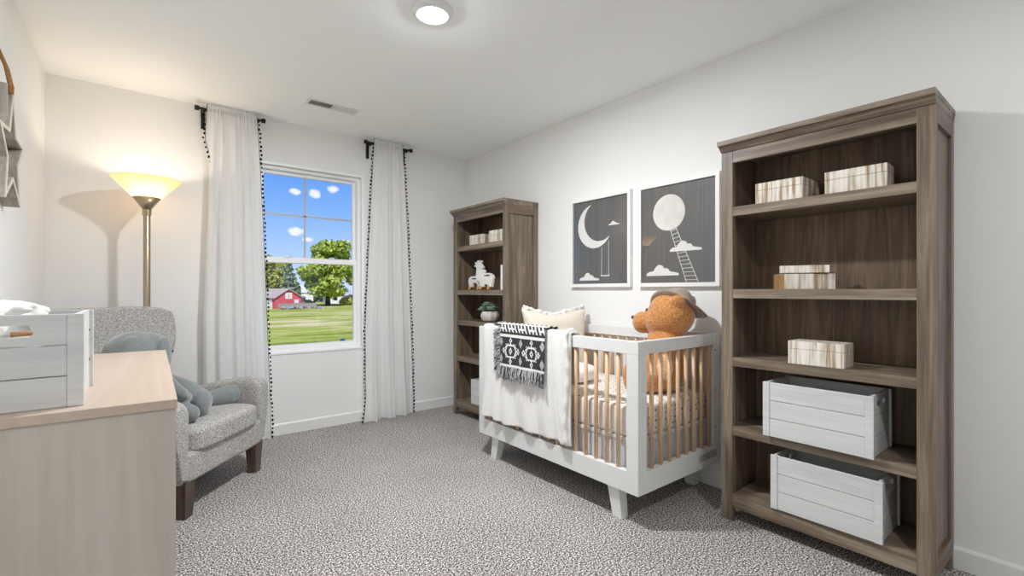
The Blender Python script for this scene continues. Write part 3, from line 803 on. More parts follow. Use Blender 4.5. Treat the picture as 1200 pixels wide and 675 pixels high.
pl = thing('potted_succulent', 'green succulent in a round pale pot on the far bookcase', 'potted plant', (2.345, 3.255, .8575))
bm = bmesh.new(); lathe(bm, [(0, 0), (.045, 0), (.068, .014), (.080, .040), (.080, .060), (.070, .084), (.062, .090), (.058, .086), (.06, .075), (0, .075)], 9); obj('pot', bm, M['pot'], pl, bevel=.004)
bm = bmesh.new(); lathe(bm, [(0, .07), (.058, .07), (.055, .080), (0, .083)], 24); obj('soil', bm, M['soil'], pl)
bm = bmesh.new(); rnd = random.Random(2)
for cx, cy, cz, R_ in ((.0, .035, .11, .05), (.01, -.03, .115, .048), (-.02, .0, .135, .042), (-.045, .045, .092, .032), (-.03, -.045, .10, .03)):
    for ring in range(4):
        nn = 9 - ring * 1
        for i in range(nn):
            a = 2 * PI * i / nn + ring * .4; el = math.radians(8 + ring * 24); L = R_ * (1 - ring * .16)
            d = Vector((math.cos(a) * math.cos(el), math.sin(a) * math.cos(el), math.sin(el)))
            q = d.to_track_quat('X', 'Z').to_matrix()
            ell(bm, Vector((cx, cy * 1.2, cz + .006)) + d * L * .70, (L * .62, L * .28, L * .12), q, u=8, v=6)
obj('rosettes', bm, M['leafs'], pl, smooth=True)

# ------------------------------------------------------------------ wall pictures
def arc(cx, cy, r, a0, a1, n=24): return [(cx + r * math.cos(math.radians(a0 + (a1 - a0) * i / n)), cy + r * math.sin(math.radians(a0 + (a1 - a0) * i / n))) for i in range(n + 1)]
def cloud(cx, cy, w):
    pts = [(cx - w / 2, cy)]; k = [(-.36, .05, .10), (-.12, .12, .15), (.10, .09, .12), (.34, .04, .09)]
    pts = [(cx - w * .5, cy), (cx - w * .5, cy + w * .05), (cx - w * .42, cy + w * .11), (cx - w * .27, cy + w * .13), (cx - w * .22, cy + w * .22), (cx - w * .12, cy + w * .30), (cx, cy + w * .28), (cx + w * .06, cy + w * .2),
           (cx + w * .16, cy + w * .2), (cx + w * .24, cy + w * .11), (cx + w * .40, cy + w * .08), (cx + w * .5, cy + w * .06), (cx + w * .5, cy)]
    return pts
def night():
    m, nt, b, out = new_mat('night_sky_print'); v = coords(nt, (1, 40, .8)); n = N(nt, 'ShaderNodeTexNoise', Scale=2.0, Detail=3.0); nt.links.new(v, n.inputs['Vector'])
    r = ramp(nt, [(0.3, lin((84, 83, 84))), (0.7, lin((100, 99, 99)))]); nt.links.new(n.outputs[0], r.inputs[0]); nt.links.new(r.outputs[0], b.inputs['Base Color']); b.inputs['Roughness'].default_value = .5
    return m
NIGHT = night(); PALE = plain('print_white', (232, 231, 228), .6); MOON = plain('print_moon', (222, 220, 214), .6, noise_amt=.10, nscale=14)
def picture(label, y0, y1, z0, z1, shapes):
    t = thing('framed_print', label, 'picture', (XR - .002, (y0 + y1) / 2, (z0 + z1) / 2))
    w = (y1 - y0) / 2; h = (z1 - z0) / 2; fw = .024; dp = .028
    bm = bmesh.new()
    hexa(bm, [(-dp, -w, -h), (0, -w, -h), (0, -w, h), (-dp, -w, h), (-dp, -w + fw, -h + fw), (0, -w + fw, -h + fw), (0, -w + fw, h - fw), (-dp, -w + fw, h - fw)])
    hexa(bm, [(-dp, w, -h), (-dp, w, h), (0, w, h), (0, w, -h), (-dp, w - fw, -h + fw), (-dp, w - fw, h - fw), (0, w - fw, h - fw), (0, w - fw, -h + fw)])
    hexa(bm, [(-dp, -w, h), (0, -w, h), (0, w, h), (-dp, w, h), (-dp, -w + fw, h - fw), (0, -w + fw, h - fw), (0, w - fw, h - fw), (-dp, w - fw, h - fw)])
    hexa(bm, [(-dp, -w, -h), (-dp, w, -h), (0, w, -h), (0, -w, -h), (-dp, -w + fw, -h + fw), (-dp, w - fw, -h + fw), (0, w - fw, -h + fw), (0, -w + fw, -h + fw)])
    obj('frame', bm, M['frame'], t)
    bm = bmesh.new(); box(bm, -.014, -.004, -w + fw, w - fw, -h + fw, h - fw, 0)
    # shapes in (s, z) where s is + towards the room's far end = picture left; convert to local y
    MM = Matrix(((0, 0, -1, 0), (-1, 0, 0, 0), (0, 1, 0, 0), (0, 0, 0, 1)))
    for k, (poly, mi) in enumerate(shapes): prism(bm, poly, .0141, .0144 + .0001 * k, MM, mi)
    obj('print', bm, [NIGHT, PALE, MOON], t)
    obj('glazing', B((-.0185, -.0170, -w + fw, w - fw, -h + fw, h - fw)), M['glass'], t)
    return t
# right picture: centre (1.621, 1.473); local s = -(y-yc)
yc, zc = 1.621, 1.474
def S(y, z): return (-(y - yc), z - zc)
cx, cz = S(1.677, 1.607)
sh = [(arc(cx, cz, .112, 0, 360, 48)[:-1], 2)]
def seg(a, b, w): 
    a = Vector(a); b = Vector(b); n = (b - a).normalized(); p = Vector((-n.y, n.x)) * w / 2
    return [tuple(a - p), tuple(b - p), tuple(b + p), tuple(a + p)]
la0, la1 = S(1.665, 1.500), S(1.558, 1.176); lb0, lb1 = S(1.628, 1.512), S(1.480, 1.176)
sh += [(seg(la0, la1, .0035), 1), (seg(lb0, lb1, .0035), 1)]
for i in range(14):
    t_ = (i + .5) / 14; sh.append((seg(Vector(la0).lerp(Vector(la1), t_), Vector(lb0).lerp(Vector(lb1), t_), .003), 1))
sh.append((cloud(*S(1.562, 1.362), .21), 1)); sh.append((cloud(*S(1.722, 1.216), .23), 1))
picture('framed print of a full moon with a rope ladder and clouds', 1.345, 1.897, 1.146, 1.800, sh)
yc, zc = 2.237, 1.474
cc = Vector(S(2.285, 1.588)); rr_ = .160; md = math.radians(35); T1 = cc + rr_ * Vector((math.cos(md + 1.13), math.sin(md + 1.13)))
c2 = cc + .058 * Vector((math.cos(md), math.sin(md))); r2 = (T1 - c2).length; a2 = math.degrees(math.atan2((T1 - c2).y, (T1 - c2).x))
moon = arc(cc.x, cc.y, rr_, 35 + math.degrees(1.13), 35 + 360 - math.degrees(1.13), 44) + arc(c2.x, c2.y, r2, 360 + 70 - a2, a2, 40)[1:-1]
sh = [(moon, 1), (cloud(*S(2.108, 1.578), .095), 1), (cloud(*S(2.335, 1.196), .19), 1), (seg(S(2.216, 1.43), S(2.218, 1.228), .003), 1), (seg(S(2.154, 1.47), S(2.154, 1.228), .003), 1), (seg(S(2.225, 1.228), S(2.147, 1.228), .008), 1)]
picture('framed print of a crescent moon with a swing and clouds', 1.958, 2.512, 1.147, 1.800, sh)

# ------------------------------------------------------------------ crib
CX0, CX1, CY0, CY1 = 1.825, 2.574, 1.350, 2.658
crib = thing('crib', 'white baby crib with natural wood slats and angled legs', 'crib', ((CX0 + CX1) / 2, (CY0 + CY1) / 2, 0))
ox, oy = (CX0 + CX1) / 2, (CY0 + CY1) / 2
def cb(*bs): 
    bm = bmesh.new()
    for b_ in bs: box(bm, b_[0] - ox, b_[1] - ox, b_[2] - oy, b_[3] - oy, b_[4], b_[5])
    return bm
W = M['cribwhite']; pt = .035; pw = .068; TZ0, TZ1, BZ0, BZ1 = .818, .880, .155, .258
for xa, xb in ((CX0, CX0 + pt), (CX1 - pt, CX1)):
    obj('top_rail', cb((xa, xb, CY0, CY1, TZ0, TZ1)), W, crib, bevel=.002)
    obj('bottom_rail', cb((xa, xb, CY0, CY1, BZ0, BZ1)), W, crib, bevel=.002)
    for ya, yb in ((CY0, CY0 + pw), (CY1 - pw, CY1)):
        obj('corner_post', cb((xa, xb, ya, yb, BZ1 + .0005, TZ0 - .0005)), W, crib, bevel=.002)
for ya, yb in ((CY0, CY0 + pt), (CY1 - pt, CY1)):
    obj('end_top_rail', cb((CX0 + pt + .0005, CX1 - pt - .0005, ya, yb, TZ0, TZ1)), W, crib, bevel=.002)
    obj('end_bottom_rail', cb((CX0 + pt + .0005, CX1 - pt - .0005, ya, yb, BZ0, BZ1)), W, crib, bevel=.002)
    for xa, xb in ((CX0 + pt + .0003, CX0 + pw), (CX1 - pw, CX1 - pt - .0003)):
        obj('end_stile', cb((xa, xb, ya, yb, BZ1, TZ0)), W, crib, bevel=.001)
for zz in (.36, .57, .79):
    ft = bmesh.new(); ell(ft, (CX1 - pt - .012 - ox, CY0 - oy, zz), (.005, .002, .005), u=12, v=8)
    obj('bolt', ft, M['dark'], crib, smooth=True)
tg = obj('warning_label', cb((CX1 - .215, CX1 - .10, CY0 - .0008, CY0 + .001, .196, .232), (CX1 - .095, CX1 - .03, CY0 - .0008, CY0 + .001, .196, .236)), plain('grey_label', (176, 178, 178), .5), crib)
tg['label'] = 'small grey label on the end rail'
def slat_bm(x, y, r):
    bm = bmesh.new(); lathe(bm, [(r, BZ1 - .004), (r, TZ0 + .004)], 14, (x - ox, y - oy, 0)); return bm
ns = 17
ys = [1.480 + .0712 * i for i in range(ns)]
sl = None
for xs in (CX0 + pt / 2, CX1 - pt / 2):
    for y in ys: 
        if y < CY1 - pw - .01: obj('slat', slat_bm(xs, y, .0104), M['slat'], crib, smooth=True)
for ye in (CY0 + pt / 2, CY1 - pt / 2):
    for i in range(8): obj('slat', slat_bm(1.954 + .0757 * i, ye, .0104), M['slat'], crib, smooth=True)
def cleg(xs, ys_, sx, sy):
    # splayed square leg; top under the rail
    bm = bmesh.new(); w = .060; dx = .05
    tx, ty = xs, ys_; bx_, by_ = xs, ys_ + sy * .028
    hexa(bm, [(bx_ - ox, by_ - .028 - oy, 0), (bx_ + sx * dx - ox, by_ - .028 - oy, 0), (bx_ + sx * dx - ox, by_ + .028 - oy, 0), (bx_ - ox, by_ + .028 - oy, 0),
              (tx - ox, ty - .036 - oy, BZ0 + .0), (tx + sx * .06 - ox, ty - .036 - oy, BZ0), (tx + sx * .06 - ox, ty + .036 - oy, BZ0), (tx - ox, ty + .036 - oy, BZ0)])
    return bm
for xs, sx in ((1.848, 1), (2.551, -1)):
    for yy, sy in ((1.520, -1), (2.500, 1)):
        obj('leg', cleg(xs, yy, sx, sy), W, crib, bevel=.002)
for sx_, xx in ((1, CX0 + pt + .0005), (-1, CX1 - pt - .0005)):
    xa, xb = sorted((xx, xx + sx_ * .025)); obj('leg_brace', cb((xa, xb, CY0 + .06, CY1 - .06, BZ0, BZ0 + .05)), W, crib)
obj('mattress_board', cb((CX0 + pt + .005, CX1 - pt - .005, CY0 + pt + .005, CY1 - pt - .005, .385, .402)), W, crib)

# mattress with fitted sheet
MX0, MX1, MY0, MY1, MZ0, MZ1 = CX0 + .042, CX1 - .045, CY0 + .045, CY1 - .045, .403, .553
mt = thing('crib_mattress', 'crib mattress in a white fitted sheet with small dark dots', 'mattress', ((MX0 + MX1) / 2, (MY0 + MY1) / 2, MZ0))
a_, b_ = (MX1 - MX0) / 2, (MY1 - MY0) / 2
bm = B((-a_, a_, -b_, b_, 0, MZ1 - MZ0)); obj('fitted_sheet', bm, M['dotted'], mt, bevel=.02, segs=4, smooth=True)
# skirt
bm = bmesh.new()
sk = thing('crib_skirt', 'plain pale grey crib skirt hanging below the mattress', 'crib skirt', ((MX0 + MX1) / 2, (MY0 + MY1) / 2, .20))
def skirt_wall(p, q, n=60):
    p = Vector(p); q = Vector(q); d = (q - p); nn = Vector((-d.y, d.x, 0)).normalized(); g = []
    for i in range(n + 1):
        b0 = p + d * i / n + nn * .004 * math.sin(i * .9); g.append([bm.verts.new(b0 + nn * k + Vector((0, 0, z))) for k in (0, .003) for z in (0, .18)])
    for a, b in zip(g, g[1:]):
        for f_ in ((0, 1, 1, 0), ): pass
        bm.faces.new((a[0], b[0], b[1], a[1])); bm.faces.new((a[2], a[3], b[3], b[2])); bm.faces.new((a[1], b[1], b[3], a[3])); bm.faces.new((a[0], a[2], b[2], b[0]))
    for a in (g[0], g[-1]): bm.faces.new((a[0], a[1], a[3], a[2]))
e_ = .006
skirt_wall((-a_ + e_, b_ - e_, 0), (-a_ + e_, -b_ + e_ + .012, 0)); skirt_wall((a_ - e_, -b_ + e_, 0), (a_ - e_, b_ - e_, 0)); skirt_wall((-a_ + .012, -b_ + e_, 0), (a_ - .02, -b_ + e_, 0)); skirt_wall((a_ - .02, b_ - e_, 0), (-a_ + .02, b_ - e_, 0))
obj('skirt_cloth', bm, M['skirt'], sk, smooth=False)

# pillow
def pillow_bm(w, h, t, n=22, pinch=.10, seed=1):
    bm = bmesh.new(); gs = []
    rnd = random.Random(seed)
    for side in (1, -1):
        g = []
        for i in range(n + 1):
            row = []
            for j in range(n + 1):
                u = -1 + 2 * i / n; v_ = -1 + 2 * j / n
                x = w / 2 * u * (1 - pinch * (1 - v_ * v_)*abs(u)**2); z = h / 2 * v_ * (1 - pinch * (1 - u * u) * abs(v_)**2) - (.026 * math.exp(-((u + .1) / .45) ** 2) * max(0, v_) ** 2)
                th = t / 2 * ((1 - u ** 4) * (1 - v_ ** 4)) ** .55
                wr = .010 * noise.noise(Vector((u * 2.2, v_ * 2.2, seed + side))) * (1 - u ** 4) * (1 - v_ ** 4) 
                row.append(bm.verts.new((x, side * (th + wr), z)))
            g.append(row)
        gs.append(g)
        for i in range(n):
            for j in range(n): bm.faces.new((g[i][j], g[i + 1][j], g[i + 1][j + 1], g[i][j + 1]))
    bmesh.ops.remove_doubles(bm, verts=bm.verts[:], dist=.0004)
    return bm
pc = thing('throw_pillow', 'cream linen pillow standing at the far end of the crib', 'pillow', (2.295, 2.395, .545), math.radians(-25))
o = obj('pillow_cover', pillow_bm(.50, .46, .17, pinch=.13), M['linen'], pc, smooth=True, subsurf=1); o.location = (0, 0, .232); o.rotation_euler = (math.radians(-10), 0, 0)
bm = bmesh.new()
rnd = random.Random(8)
for i in range(46):
    u = -1 + 2 * i / 45.0; zz = .224 * (1 - .13 * (1 - u * u)) - .026 * math.exp(-((u + .1) / .45) ** 2)
    for k in range(3): ell(bm, (u * .225 * (1 - .02), rnd.uniform(-.012, .012), zz + .005 + rnd.uniform(-.006, .010)), (rnd.uniform(.008, .014),) * 3, u=8, v=6)
q = obj('tufted_edge', bm, M['fleece'], pc, smooth=True); q.location = (0, 0, .232); q.rotation_euler = (math.radians(-10), 0, 0)
# white folded blanket in crib
wp = bmesh.new(); roundbox(wp, -.13, .13, -.20, .20, 0, .115, n=8, p=3.2)
o = obj('baby_pillow', wp, M['whitecloth'], smooth=True); o.location = (2.12, 2.13, .5535); o.rotation_euler = (0, 0, math.radians(12)); tag(o, 'plump white pillow lying flat on the crib mattress', 'pillow')
wp = bmesh.new(); roundbox(wp, -.10, .10, -.14, .14, 0, .10, n=8, p=3.0)

# fleece blanket over the front rail
def drape(y0, y1, zbot_out, zbot_in, xo, gap, ny, seed, wav=.010, topz=TZ1, nt=80):
    """returns P(u,t): u along y, t from outside bottom over rail to inside bottom"""
    xi = CX0 + pt + gap; zt = topz + gap
    Lo = zt - zbot_out; Lt = xi - xo; Li = zt - zbot_in; tot = Lo + Lt + Li
    def P(u, t):
        s = t * tot
        rnd_ = noise.noise(Vector((u * 3.1, t * 2, seed))) 
        wv = wav * (math.sin(u * ny + 3 * rnd_ + seed) * .6 + rnd_)
        y = y1 + (y0 - y1) * u
        if s < Lo:
            k = 1 - s / Lo; z = zbot_out + s; x = xo - wv * (.35 + .9 * k) - .006 * k
            rr = .018
            if Lo - s < rr: 
                a = (rr - (Lo - s)) / rr; x += .006 * a * a
        elif s < Lo + Lt: 
            q = (s - Lo) / Lt; x = xo + q * Lt; z = zt + .006 * math.sin(PI * q)
        else:
            k = (s - Lo - Lt) / Li; x = xi + abs(wv) * .5; z = zt - (s - Lo - Lt)
        return Vector((x, y, z)), s
    return P, tot
fb = thing('fleece_blanket', 'fluffy white blanket draped over the front crib rail', 'blanket')
P, tot = drape(1.775, 2.575, .288, .62, CX0 - .014, .012, 34, 1.7, wav=.016)
def sheetmesh(P, U, V, thick, bottom=None):
    bm = bmesh.new(); g = [[None] * (V + 1) for _ in range(U + 1)]
    for i in range(U + 1):
        for j in range(V + 1):
            p, s = P(i / U, j / V)
            if bottom: p = bottom(p, i / U, j / V)
            g[i][j] = bm.verts.new(p)
    for i in range(U):
        for j in range(V): bm.faces.new((g[i][j], g[i + 1][j], g[i + 1][j + 1], g[i][j + 1]))
    return bm
def wavy(p, u, t):
    if t < .4: p.z += .004 * math.sin(u * 17) * (.4 - t) / .4
    return p
bm = sheetmesh(P, 130, 110, .01, wavy)
me = bpy.data.meshes.new('blanket_cloth'); bm.to_mesh(me); bm.free()
for p in me.polygons: p.use_smooth = True
o = link('blanket_cloth', me, M['fleece'], fb); s_ = o.modifiers.new('solid', 'SOLIDIFY'); s_.thickness = .009; s_.offset = 0.0
# rolled fold at the near edge
bm = bmesh.new()
pts = []
for k in range(30):
    t_ = k / 29; z = .292 + t_ * (TZ1 + .004 - .292); pts.append((CX0 - .024 - .004 * math.sin(t_ * 9), 1.795 + .010 * math.sin(t_ * 7), z))
pts += [(CX0 - .010, 1.795, TZ1 + .020), (CX0 + .018, 1.795, TZ1 + .024), (CX0 + pt + .010, 1.795, TZ1 + .012), (CX0 + pt + .018, 1.795, TZ1 - .03), (CX0 + pt + .018, 1.795, .66)]
tube(bm, pts, [.014 + .003 * math.sin(i * 1.3) for i in range(len(pts))], 14)
obj('rolled_fold', bm, M['fleece'], fb, smooth=True)

# woven throw with pattern
WV_D = plain('woven_charcoal', (52, 52, 56), .95, noise_amt=.15, nscale=300, bump_s=.4, bscale=500)
WV_W = plain('woven_white', (232, 231, 228), .95, noise_amt=.04, nscale=300, bump_s=.4, bscale=500)
WV_G = speck_fabric('woven_grey', (110, 110, 112), (170, 170, 170), (210, 210, 210), 500)
tb_ = thing('woven_throw', 'black and white patterned throw with grey fringe over the white blanket', 'throw blanket')
TY0, TY1 = 1.950, 2.362
P2, tot2 = drape(TY0, TY1, .648, .70, CX0 - .040, .030, 16, 5.3, wav=.005)
U, V = 165, 200
band = .592
def pat(u, s):
    """u 0..1 from far (left) to near (right); s metres above bottom hem"""
    X = u * (TY1 - TY0)                 # metres from left
    if s < .020: return 1
    per = .192
    if .020 <= s < .187:
        cy = .1035; Y = s - cy; xx = ((X - .109 + per / 2) % per) - per / 2
        ax, ay = abs(xx), abs(Y)
        def dia(cx_, cy_, rx, ry): return abs(ax - cx_) / rx + abs(ay - cy_) / ry
        d0 = dia(0, 0, .016, .023)
        if d0 < .45: return 0
        if d0 < 1: return 1
        d1 = dia(0, .064, .014, .019)
        if d1 < .4: return 0
        if d1 < 1: return 1
        if ax < .0035 and .033 < ay < .082: return 1
        d2 = dia(.067, 0, .015, .020)
        if d2 < .4: return 0
        if d2 < 1: return 1
        hexd = max(ay / .036, (ax + ay * .45) / .052)
        if .84 < hexd < 1.02: 
            return 1
        if 1.02 <= hexd < 1.22 and (int((ax + ay * 1.3) / .009) % 2 == 0) and ay > .008: return 1
        xx2 = abs(abs(xx) - per / 2)
        if xx2 / .020 + abs(ay - .052) / .030 < 1: return 2
        return 0
    if .187 <= s < .205: return 1
    if .205 <= s < .214: 
        return 0
    if s < .40:
        k = (X + (s - .214) * .5) % .095; yy = (s - .214)
        if yy < .055:
            if (k % .032) < .013 and yy > .006 and (yy < .05): return 1
            if .020 < yy < .030 and k < .06: return 1
            return 0
        if yy < .075: return 1
        return 0 if int(X / .02 + yy / .02) % 2 else 1
    return 0 if int(X / .03 + s / .03) % 2 else 1
bm = bmesh.new(); g = []
for i in range(U + 1):
    row = []
    for j in range(V + 1):
        p, s = P2(i / U, j / V); row.append((bm.verts.new(p), s))
    g.append(row)
for i in range(U):
    for j in range(V):
        f_ = bm.faces.new((g[i][j][0], g[i + 1][j][0], g[i + 1][j + 1][0], g[i][j + 1][0])); f_.material_index = pat((i + .5) / U, (g[i][j][1] + g[i][j + 1][1]) / 2); f_.smooth = True
me = bpy.data.meshes.new('throw_cloth'); bm.to_mesh(me); bm.free()
o = link('throw_cloth', me, [WV_D, WV_W, WV_G], tb_); s_ = o.modifiers.new('solid', 'SOLIDIFY'); s_.thickness = .005; s_.offset = 0
FR = plain('fringe_yarn_dark', (70, 70, 74), .95, noise_amt=.5, nscale=90); FR2 = plain('fringe_yarn_pale', (192, 192, 192), .95)
bm = bmesh.new(); rnd = random.Random(6)
for i in range(330):
    u = rnd.random(); p, s = P2(u, 0.0); L = rnd.uniform(.055, .085); q = Vector((p.x - rnd.uniform(0, .008), p.y + rnd.uniform(-.003, .003), p.z + .006))
    q1 = q + Vector((-rnd.uniform(.0, .010), rnd.uniform(-.008, .008), -L * .5)); q2 = q1 + Vector((rnd.uniform(-.006, .006), rnd.uniform(-.014, .014), -L * .5))
    tube(bm, [q, q1, q2], [.0020, .0024, .0016], 5, mi=i % 2)
for i in range(420):
    t = rnd.random() * .62; p, s = P2(0.0, t); L = rnd.uniform(.03, .065)
    q = p + Vector((-.003, 0, 0)); dz = -rnd.uniform(.0, .03) if p.z < TZ1 + .02 else 0.0
    q1 = q + Vector((-rnd.uniform(0, .010), L * .5, dz * .5)); q2 = q1 + Vector((rnd.uniform(-.008, .003), L * .4, dz + rnd.uniform(-.01, .008)))
    if t > .5: q2.x = q1.x
    if p.z > TZ1 + .01: q1.z = max(q1.z, TZ1 + .02); q2.z = max(q2.z, TZ1 + .022)
    tube(bm, [q, q1, q2], [.0020, .0022, .0014], 5, mi=i % 2)
fr = raw('fringe', bm, [FR, FR2], tb_); fr['kind'] = 'stuff'

# ------------------------------------------------------------------ teddy bear
bt = thing('teddy_bear', 'large ginger teddy bear sitting in the near end of the crib', 'teddy bear', (2.32, 1.53, .554), math.radians(20))
# local +Y = where the bear faces (roughly the crib's far end, turned to the room)
bm = bmesh.new()
ell(bm, (0, 0, .150), (.155, .125, .150)); ell(bm, (0, 0, .25), (.125, .11, .13))
chain(bm, [((-.085, .05, .075), .07), ((-.112, .15, .06), .055)]); chain(bm, [((.085, .05, .075), .07), ((.10, .16, .062), .058)])
ell(bm, (-.105, .170, .085), (.052, .042, .085)); ell(bm, (.105, .185, .085), (.055, .042, .082))
chain(bm, [((-.12, -.02, .26), .052), ((-.150, -.030, .20), .050), ((-.145, -.02, .14), .050)]); chain(bm, [((.12, .0, .26), .052), ((.16, .05, .17), .05), ((.15, .10, .12), .048)])
ell(bm, (0, -.03, .435), (.128, .128, .125))        # head
ell(bm, (0, .010, .405), (.115, .110, .098))
ell(bm, (0, .128, .385), (.066, .060, .064))       # muzzle
ell(bm, (0, .07, .385), (.066, .065, .058))
for s in (-1, 1):
    ell(bm, (s * .098, -.090, .508), (.024, .042, .042), Matrix.Rotation(s * .5, 3, 'Y'))
remesh(obj('body', bm, M['fur'], bt, smooth=True), .009, 5)
bm = bmesh.new(); ell(bm, (0, .188, .412), (.016, .008, .011)); obj('nose', bm, plain('brown_nose', (104, 64, 40), .6), bt, smooth=True)
for s in (-1, 1):
    bm = bmesh.new(); ell(bm, (s * .045, .092, .458), (.009, .008, .009)); obj('eye', bm, M['noseblack'], bt, smooth=True)
for s in (-1, 1):
    bm = bmesh.new(); ell(bm, (-.188, -.040, .165) if s < 0 else (.185, .06, .155), (.018, .042, .068)); o = obj('paw_pad', bm, M['paw'], bt, smooth=True); o['label'] = 'paler paw pad'
# hat
hat = thing('felt_hat', 'taupe wide brimmed felt hat on the teddy bear', 'hat', (2.378, 1.487, 1.022), 0)
bm = bmesh.new(); seg_ = 64
rings = []
prof = [(.010, .100), (.045, .104), (.070, .096), (.084, .07), (.092, .02), (.094, .004), (.100, .0), (.125, -.003), (.155, .000), (.166, .003), (.166, .0055), (.155, .003), (.125, .001), (.100, .004)]
for r, z in prof:
    rg = []
    for i in range(seg_):
        a = 2 * PI * i / seg_; rx, ry = r * 1.0, r * (.92)
        zz = z + (.018 * (r / .158) ** 3 * math.cos(2 * a) if r > .095 else 0) - (.018 * math.exp(-((math.cos(a) * r) / .03) ** 2) if (z > .06) else 0)
        rg.append(bm.verts.new((rx * math.cos(a), ry * math.sin(a), zz)))
    rings.append(rg)
for A__, B__ in zip(rings, rings[1:]):
    for i in range(seg_): bm.faces.new((A__[i], A__[(i + 1) % seg_], B__[(i + 1) % seg_], B__[i]))
bm.faces.new(rings[0][::-1])
ho = obj('hat_felt', bm, M['felt'], hat, smooth=True)
bm = bmesh.new(); lathe(bm, [(.0945, .004), (.0955, .004), (.0940, .022), (.093, .022)], 64, cap=False); hb = obj('hat_band', bm, M['hatband'], hat, smooth=True)
# tilt: brim high toward the bear's face (image left), low at the back (image right)
vdir = Vector((.783, -.622, 0))     # image right
ax = Vector((0, 0, 1)).cross(vdir)
qr = Matrix.Rotation(math.radians(22), 4, ax) 
view = Vector((.842, .539, 0))
q2 = Matrix.Rotation(math.radians(-20), 4, vdir)
hat.matrix_basis = Matrix.Translation(hat.location) @ q2 @ qr

# ------------------------------------------------------------------ armchair
CA = math.radians(49.7); dirx = Vector((math.cos(CA), math.sin(CA))); back_ = Vector((-math.sin(CA), math.cos(CA)))
cp = Vector((.177, 2.784)) + dirx * .325
chair = thing('armchair', 'grey tweed wingback armchair with dark wooden legs in the corner', 'armchair', (cp.x, cp.y, 0), CA)
for s in (-1, 1):
    bm = bmesh.new(); x0_, x1_ = (-.325, -.270) if s < 0 else (.270, .325); e = .010
    hexa(bm, [(x0_, 0, 0), (x1_, 0, 0), (x1_, .05, 0), (x0_, .05, 0), (x0_ - e, -.008, .19), (x1_ + e, -.008, .19), (x1_ + e, .062, .19), (x0_ - e, .062, .19)])
    obj('leg', bm, M['leg'], chair, bevel=.003)
    bm = bmesh.new(); x0_, x1_ = (-.27, -.225) if s < 0 else (.225, .27)
    hexa(bm, [(x0_, .62, 0), (x1_, .62, 0), (x1_, .665, 0), (x0_, .665, 0), (x0_ - .006, .55, .20), (x1_ + .006, .55, .20), (x1_ + .006, .61, .20), (x0_ - .006, .61, .20)])
    obj('leg', bm, M['leg'], chair, bevel=.003)
bm = bmesh.new()
roundbox(bm, -.365, .365, -.012, .62, .168, .325, n=6, p=14)
obj('seat_frame', bm, M['tweed'], chair, smooth=True)
bm = bmesh.new(); roundbox(bm, -.292, .292, -.035, .52, .300, .435, n=10, p=7, crown=.16)
obj('seat_cushion', bm, M['tweed'], chair, smooth=True)
# arms : profile swept from front to back
def arm(s):
    bm = bmesh.new(); rings = []
    st = [(-.012, .520, .325, .0), (-.008, .552, .312, .0), (.008, .574, .306, .0), (.045, .588, .304, 0), (.09, .590, .314, .002), (.16, .576, .310, .0), (.28, .552, .300, -.004), (.40, .528, .288, -.008), (.52, .520, .275, -.01), (.60, .52, .26, -.01)]
    for k, (d, zt, xi, tt) in enumerate(st):
        w = (.056, .082, .098)[k] if k < 3 else .104
        xin = xi; xout = xi + w
        cz = zt - w / 2; ring = []
        zb = .20
        pts = [(xin, zb), (xin, .32), (xin - .004, cz - .02)]
        for i in range(11):
            a = PI - PI * i / 10; r_ = (.34 if a > PI / 2 else .70) * w; vr = w / 2 if a > PI / 2 else max(w / 2, .072 if k > 1 else w / 2)
            pts.append((xin + .32 * w + r_ * math.cos(a), zt - vr + vr * math.sin(a)))
        pts += [(xout + .002, zt - .13), (xout - .016, .32), (xout - .042, zb)]
        for x, z in pts: ring.append(bm.verts.new((s * x, d, z)))
        rings.append(ring)
    n = len(rings[0])
    for A__, B__ in zip(rings, rings[1:]):
        for i in range(n): bm.faces.new((A__[i], A__[(i + 1) % n], B__[(i + 1) % n], B__[i]))
    bm.faces.new(rings[0]); bm.faces.new(rings[-1][::-1])
    return obj('armrest', bm, M['tweed'], chair, smooth=True, bevel=.012, segs=3, subsurf=1)
arm(-1); arm(1)
# back shell
bm = bmesh.new(); NU, NV = 28, 22
def hw(v):
    z = .30 + v * .72
    w = .285 + .078 * (1 / (1 + math.exp(-(z - .78) * 16)))
    top = max(0, (z - .88) / .14); w *= (1 - .05 * top ** 3)
    return w
def bp(u, v, off):
    w = hw(v); z = .30 + v * .725
    wing = .12 * abs(u) ** 2.6 * min(1, v * 1.5)
    y = .575 + .12 * v - wing
    zz = z - .035 * (abs(u) ** 8) * (v ** 6)
    th = off * (.105 - .02 * abs(u))
    return Vector((w * u * (1 + .10 * off), y + th + .02 * off, zz))
F_, K_ = [], []
for off, L_ in ((0, F_), (1, K_)):
    for i in range(NV + 1): L_.append([bm.verts.new(bp(-1 + 2 * j / NU, i / NV, off)) for j in range(NU + 1)])
for L_ in (F_, K_):
    for i in range(NV):
        for j in range(NU): bm.faces.new((L_[i][j], L_[i][j + 1], L_[i + 1][j + 1], L_[i + 1][j]))
for i in range(NV):
    for j in (0, NU): bm.faces.new((F_[i][j], F_[i + 1][j], K_[i + 1][j], K_[i][j]))
for j in range(NU):
    for i in (0, NV): bm.faces.new((F_[i][j], F_[i][j + 1], K_[i][j + 1], K_[i][j]))
obj('backrest', bm, M['tweed'], chair, smooth=True, bevel=.022, segs=4)

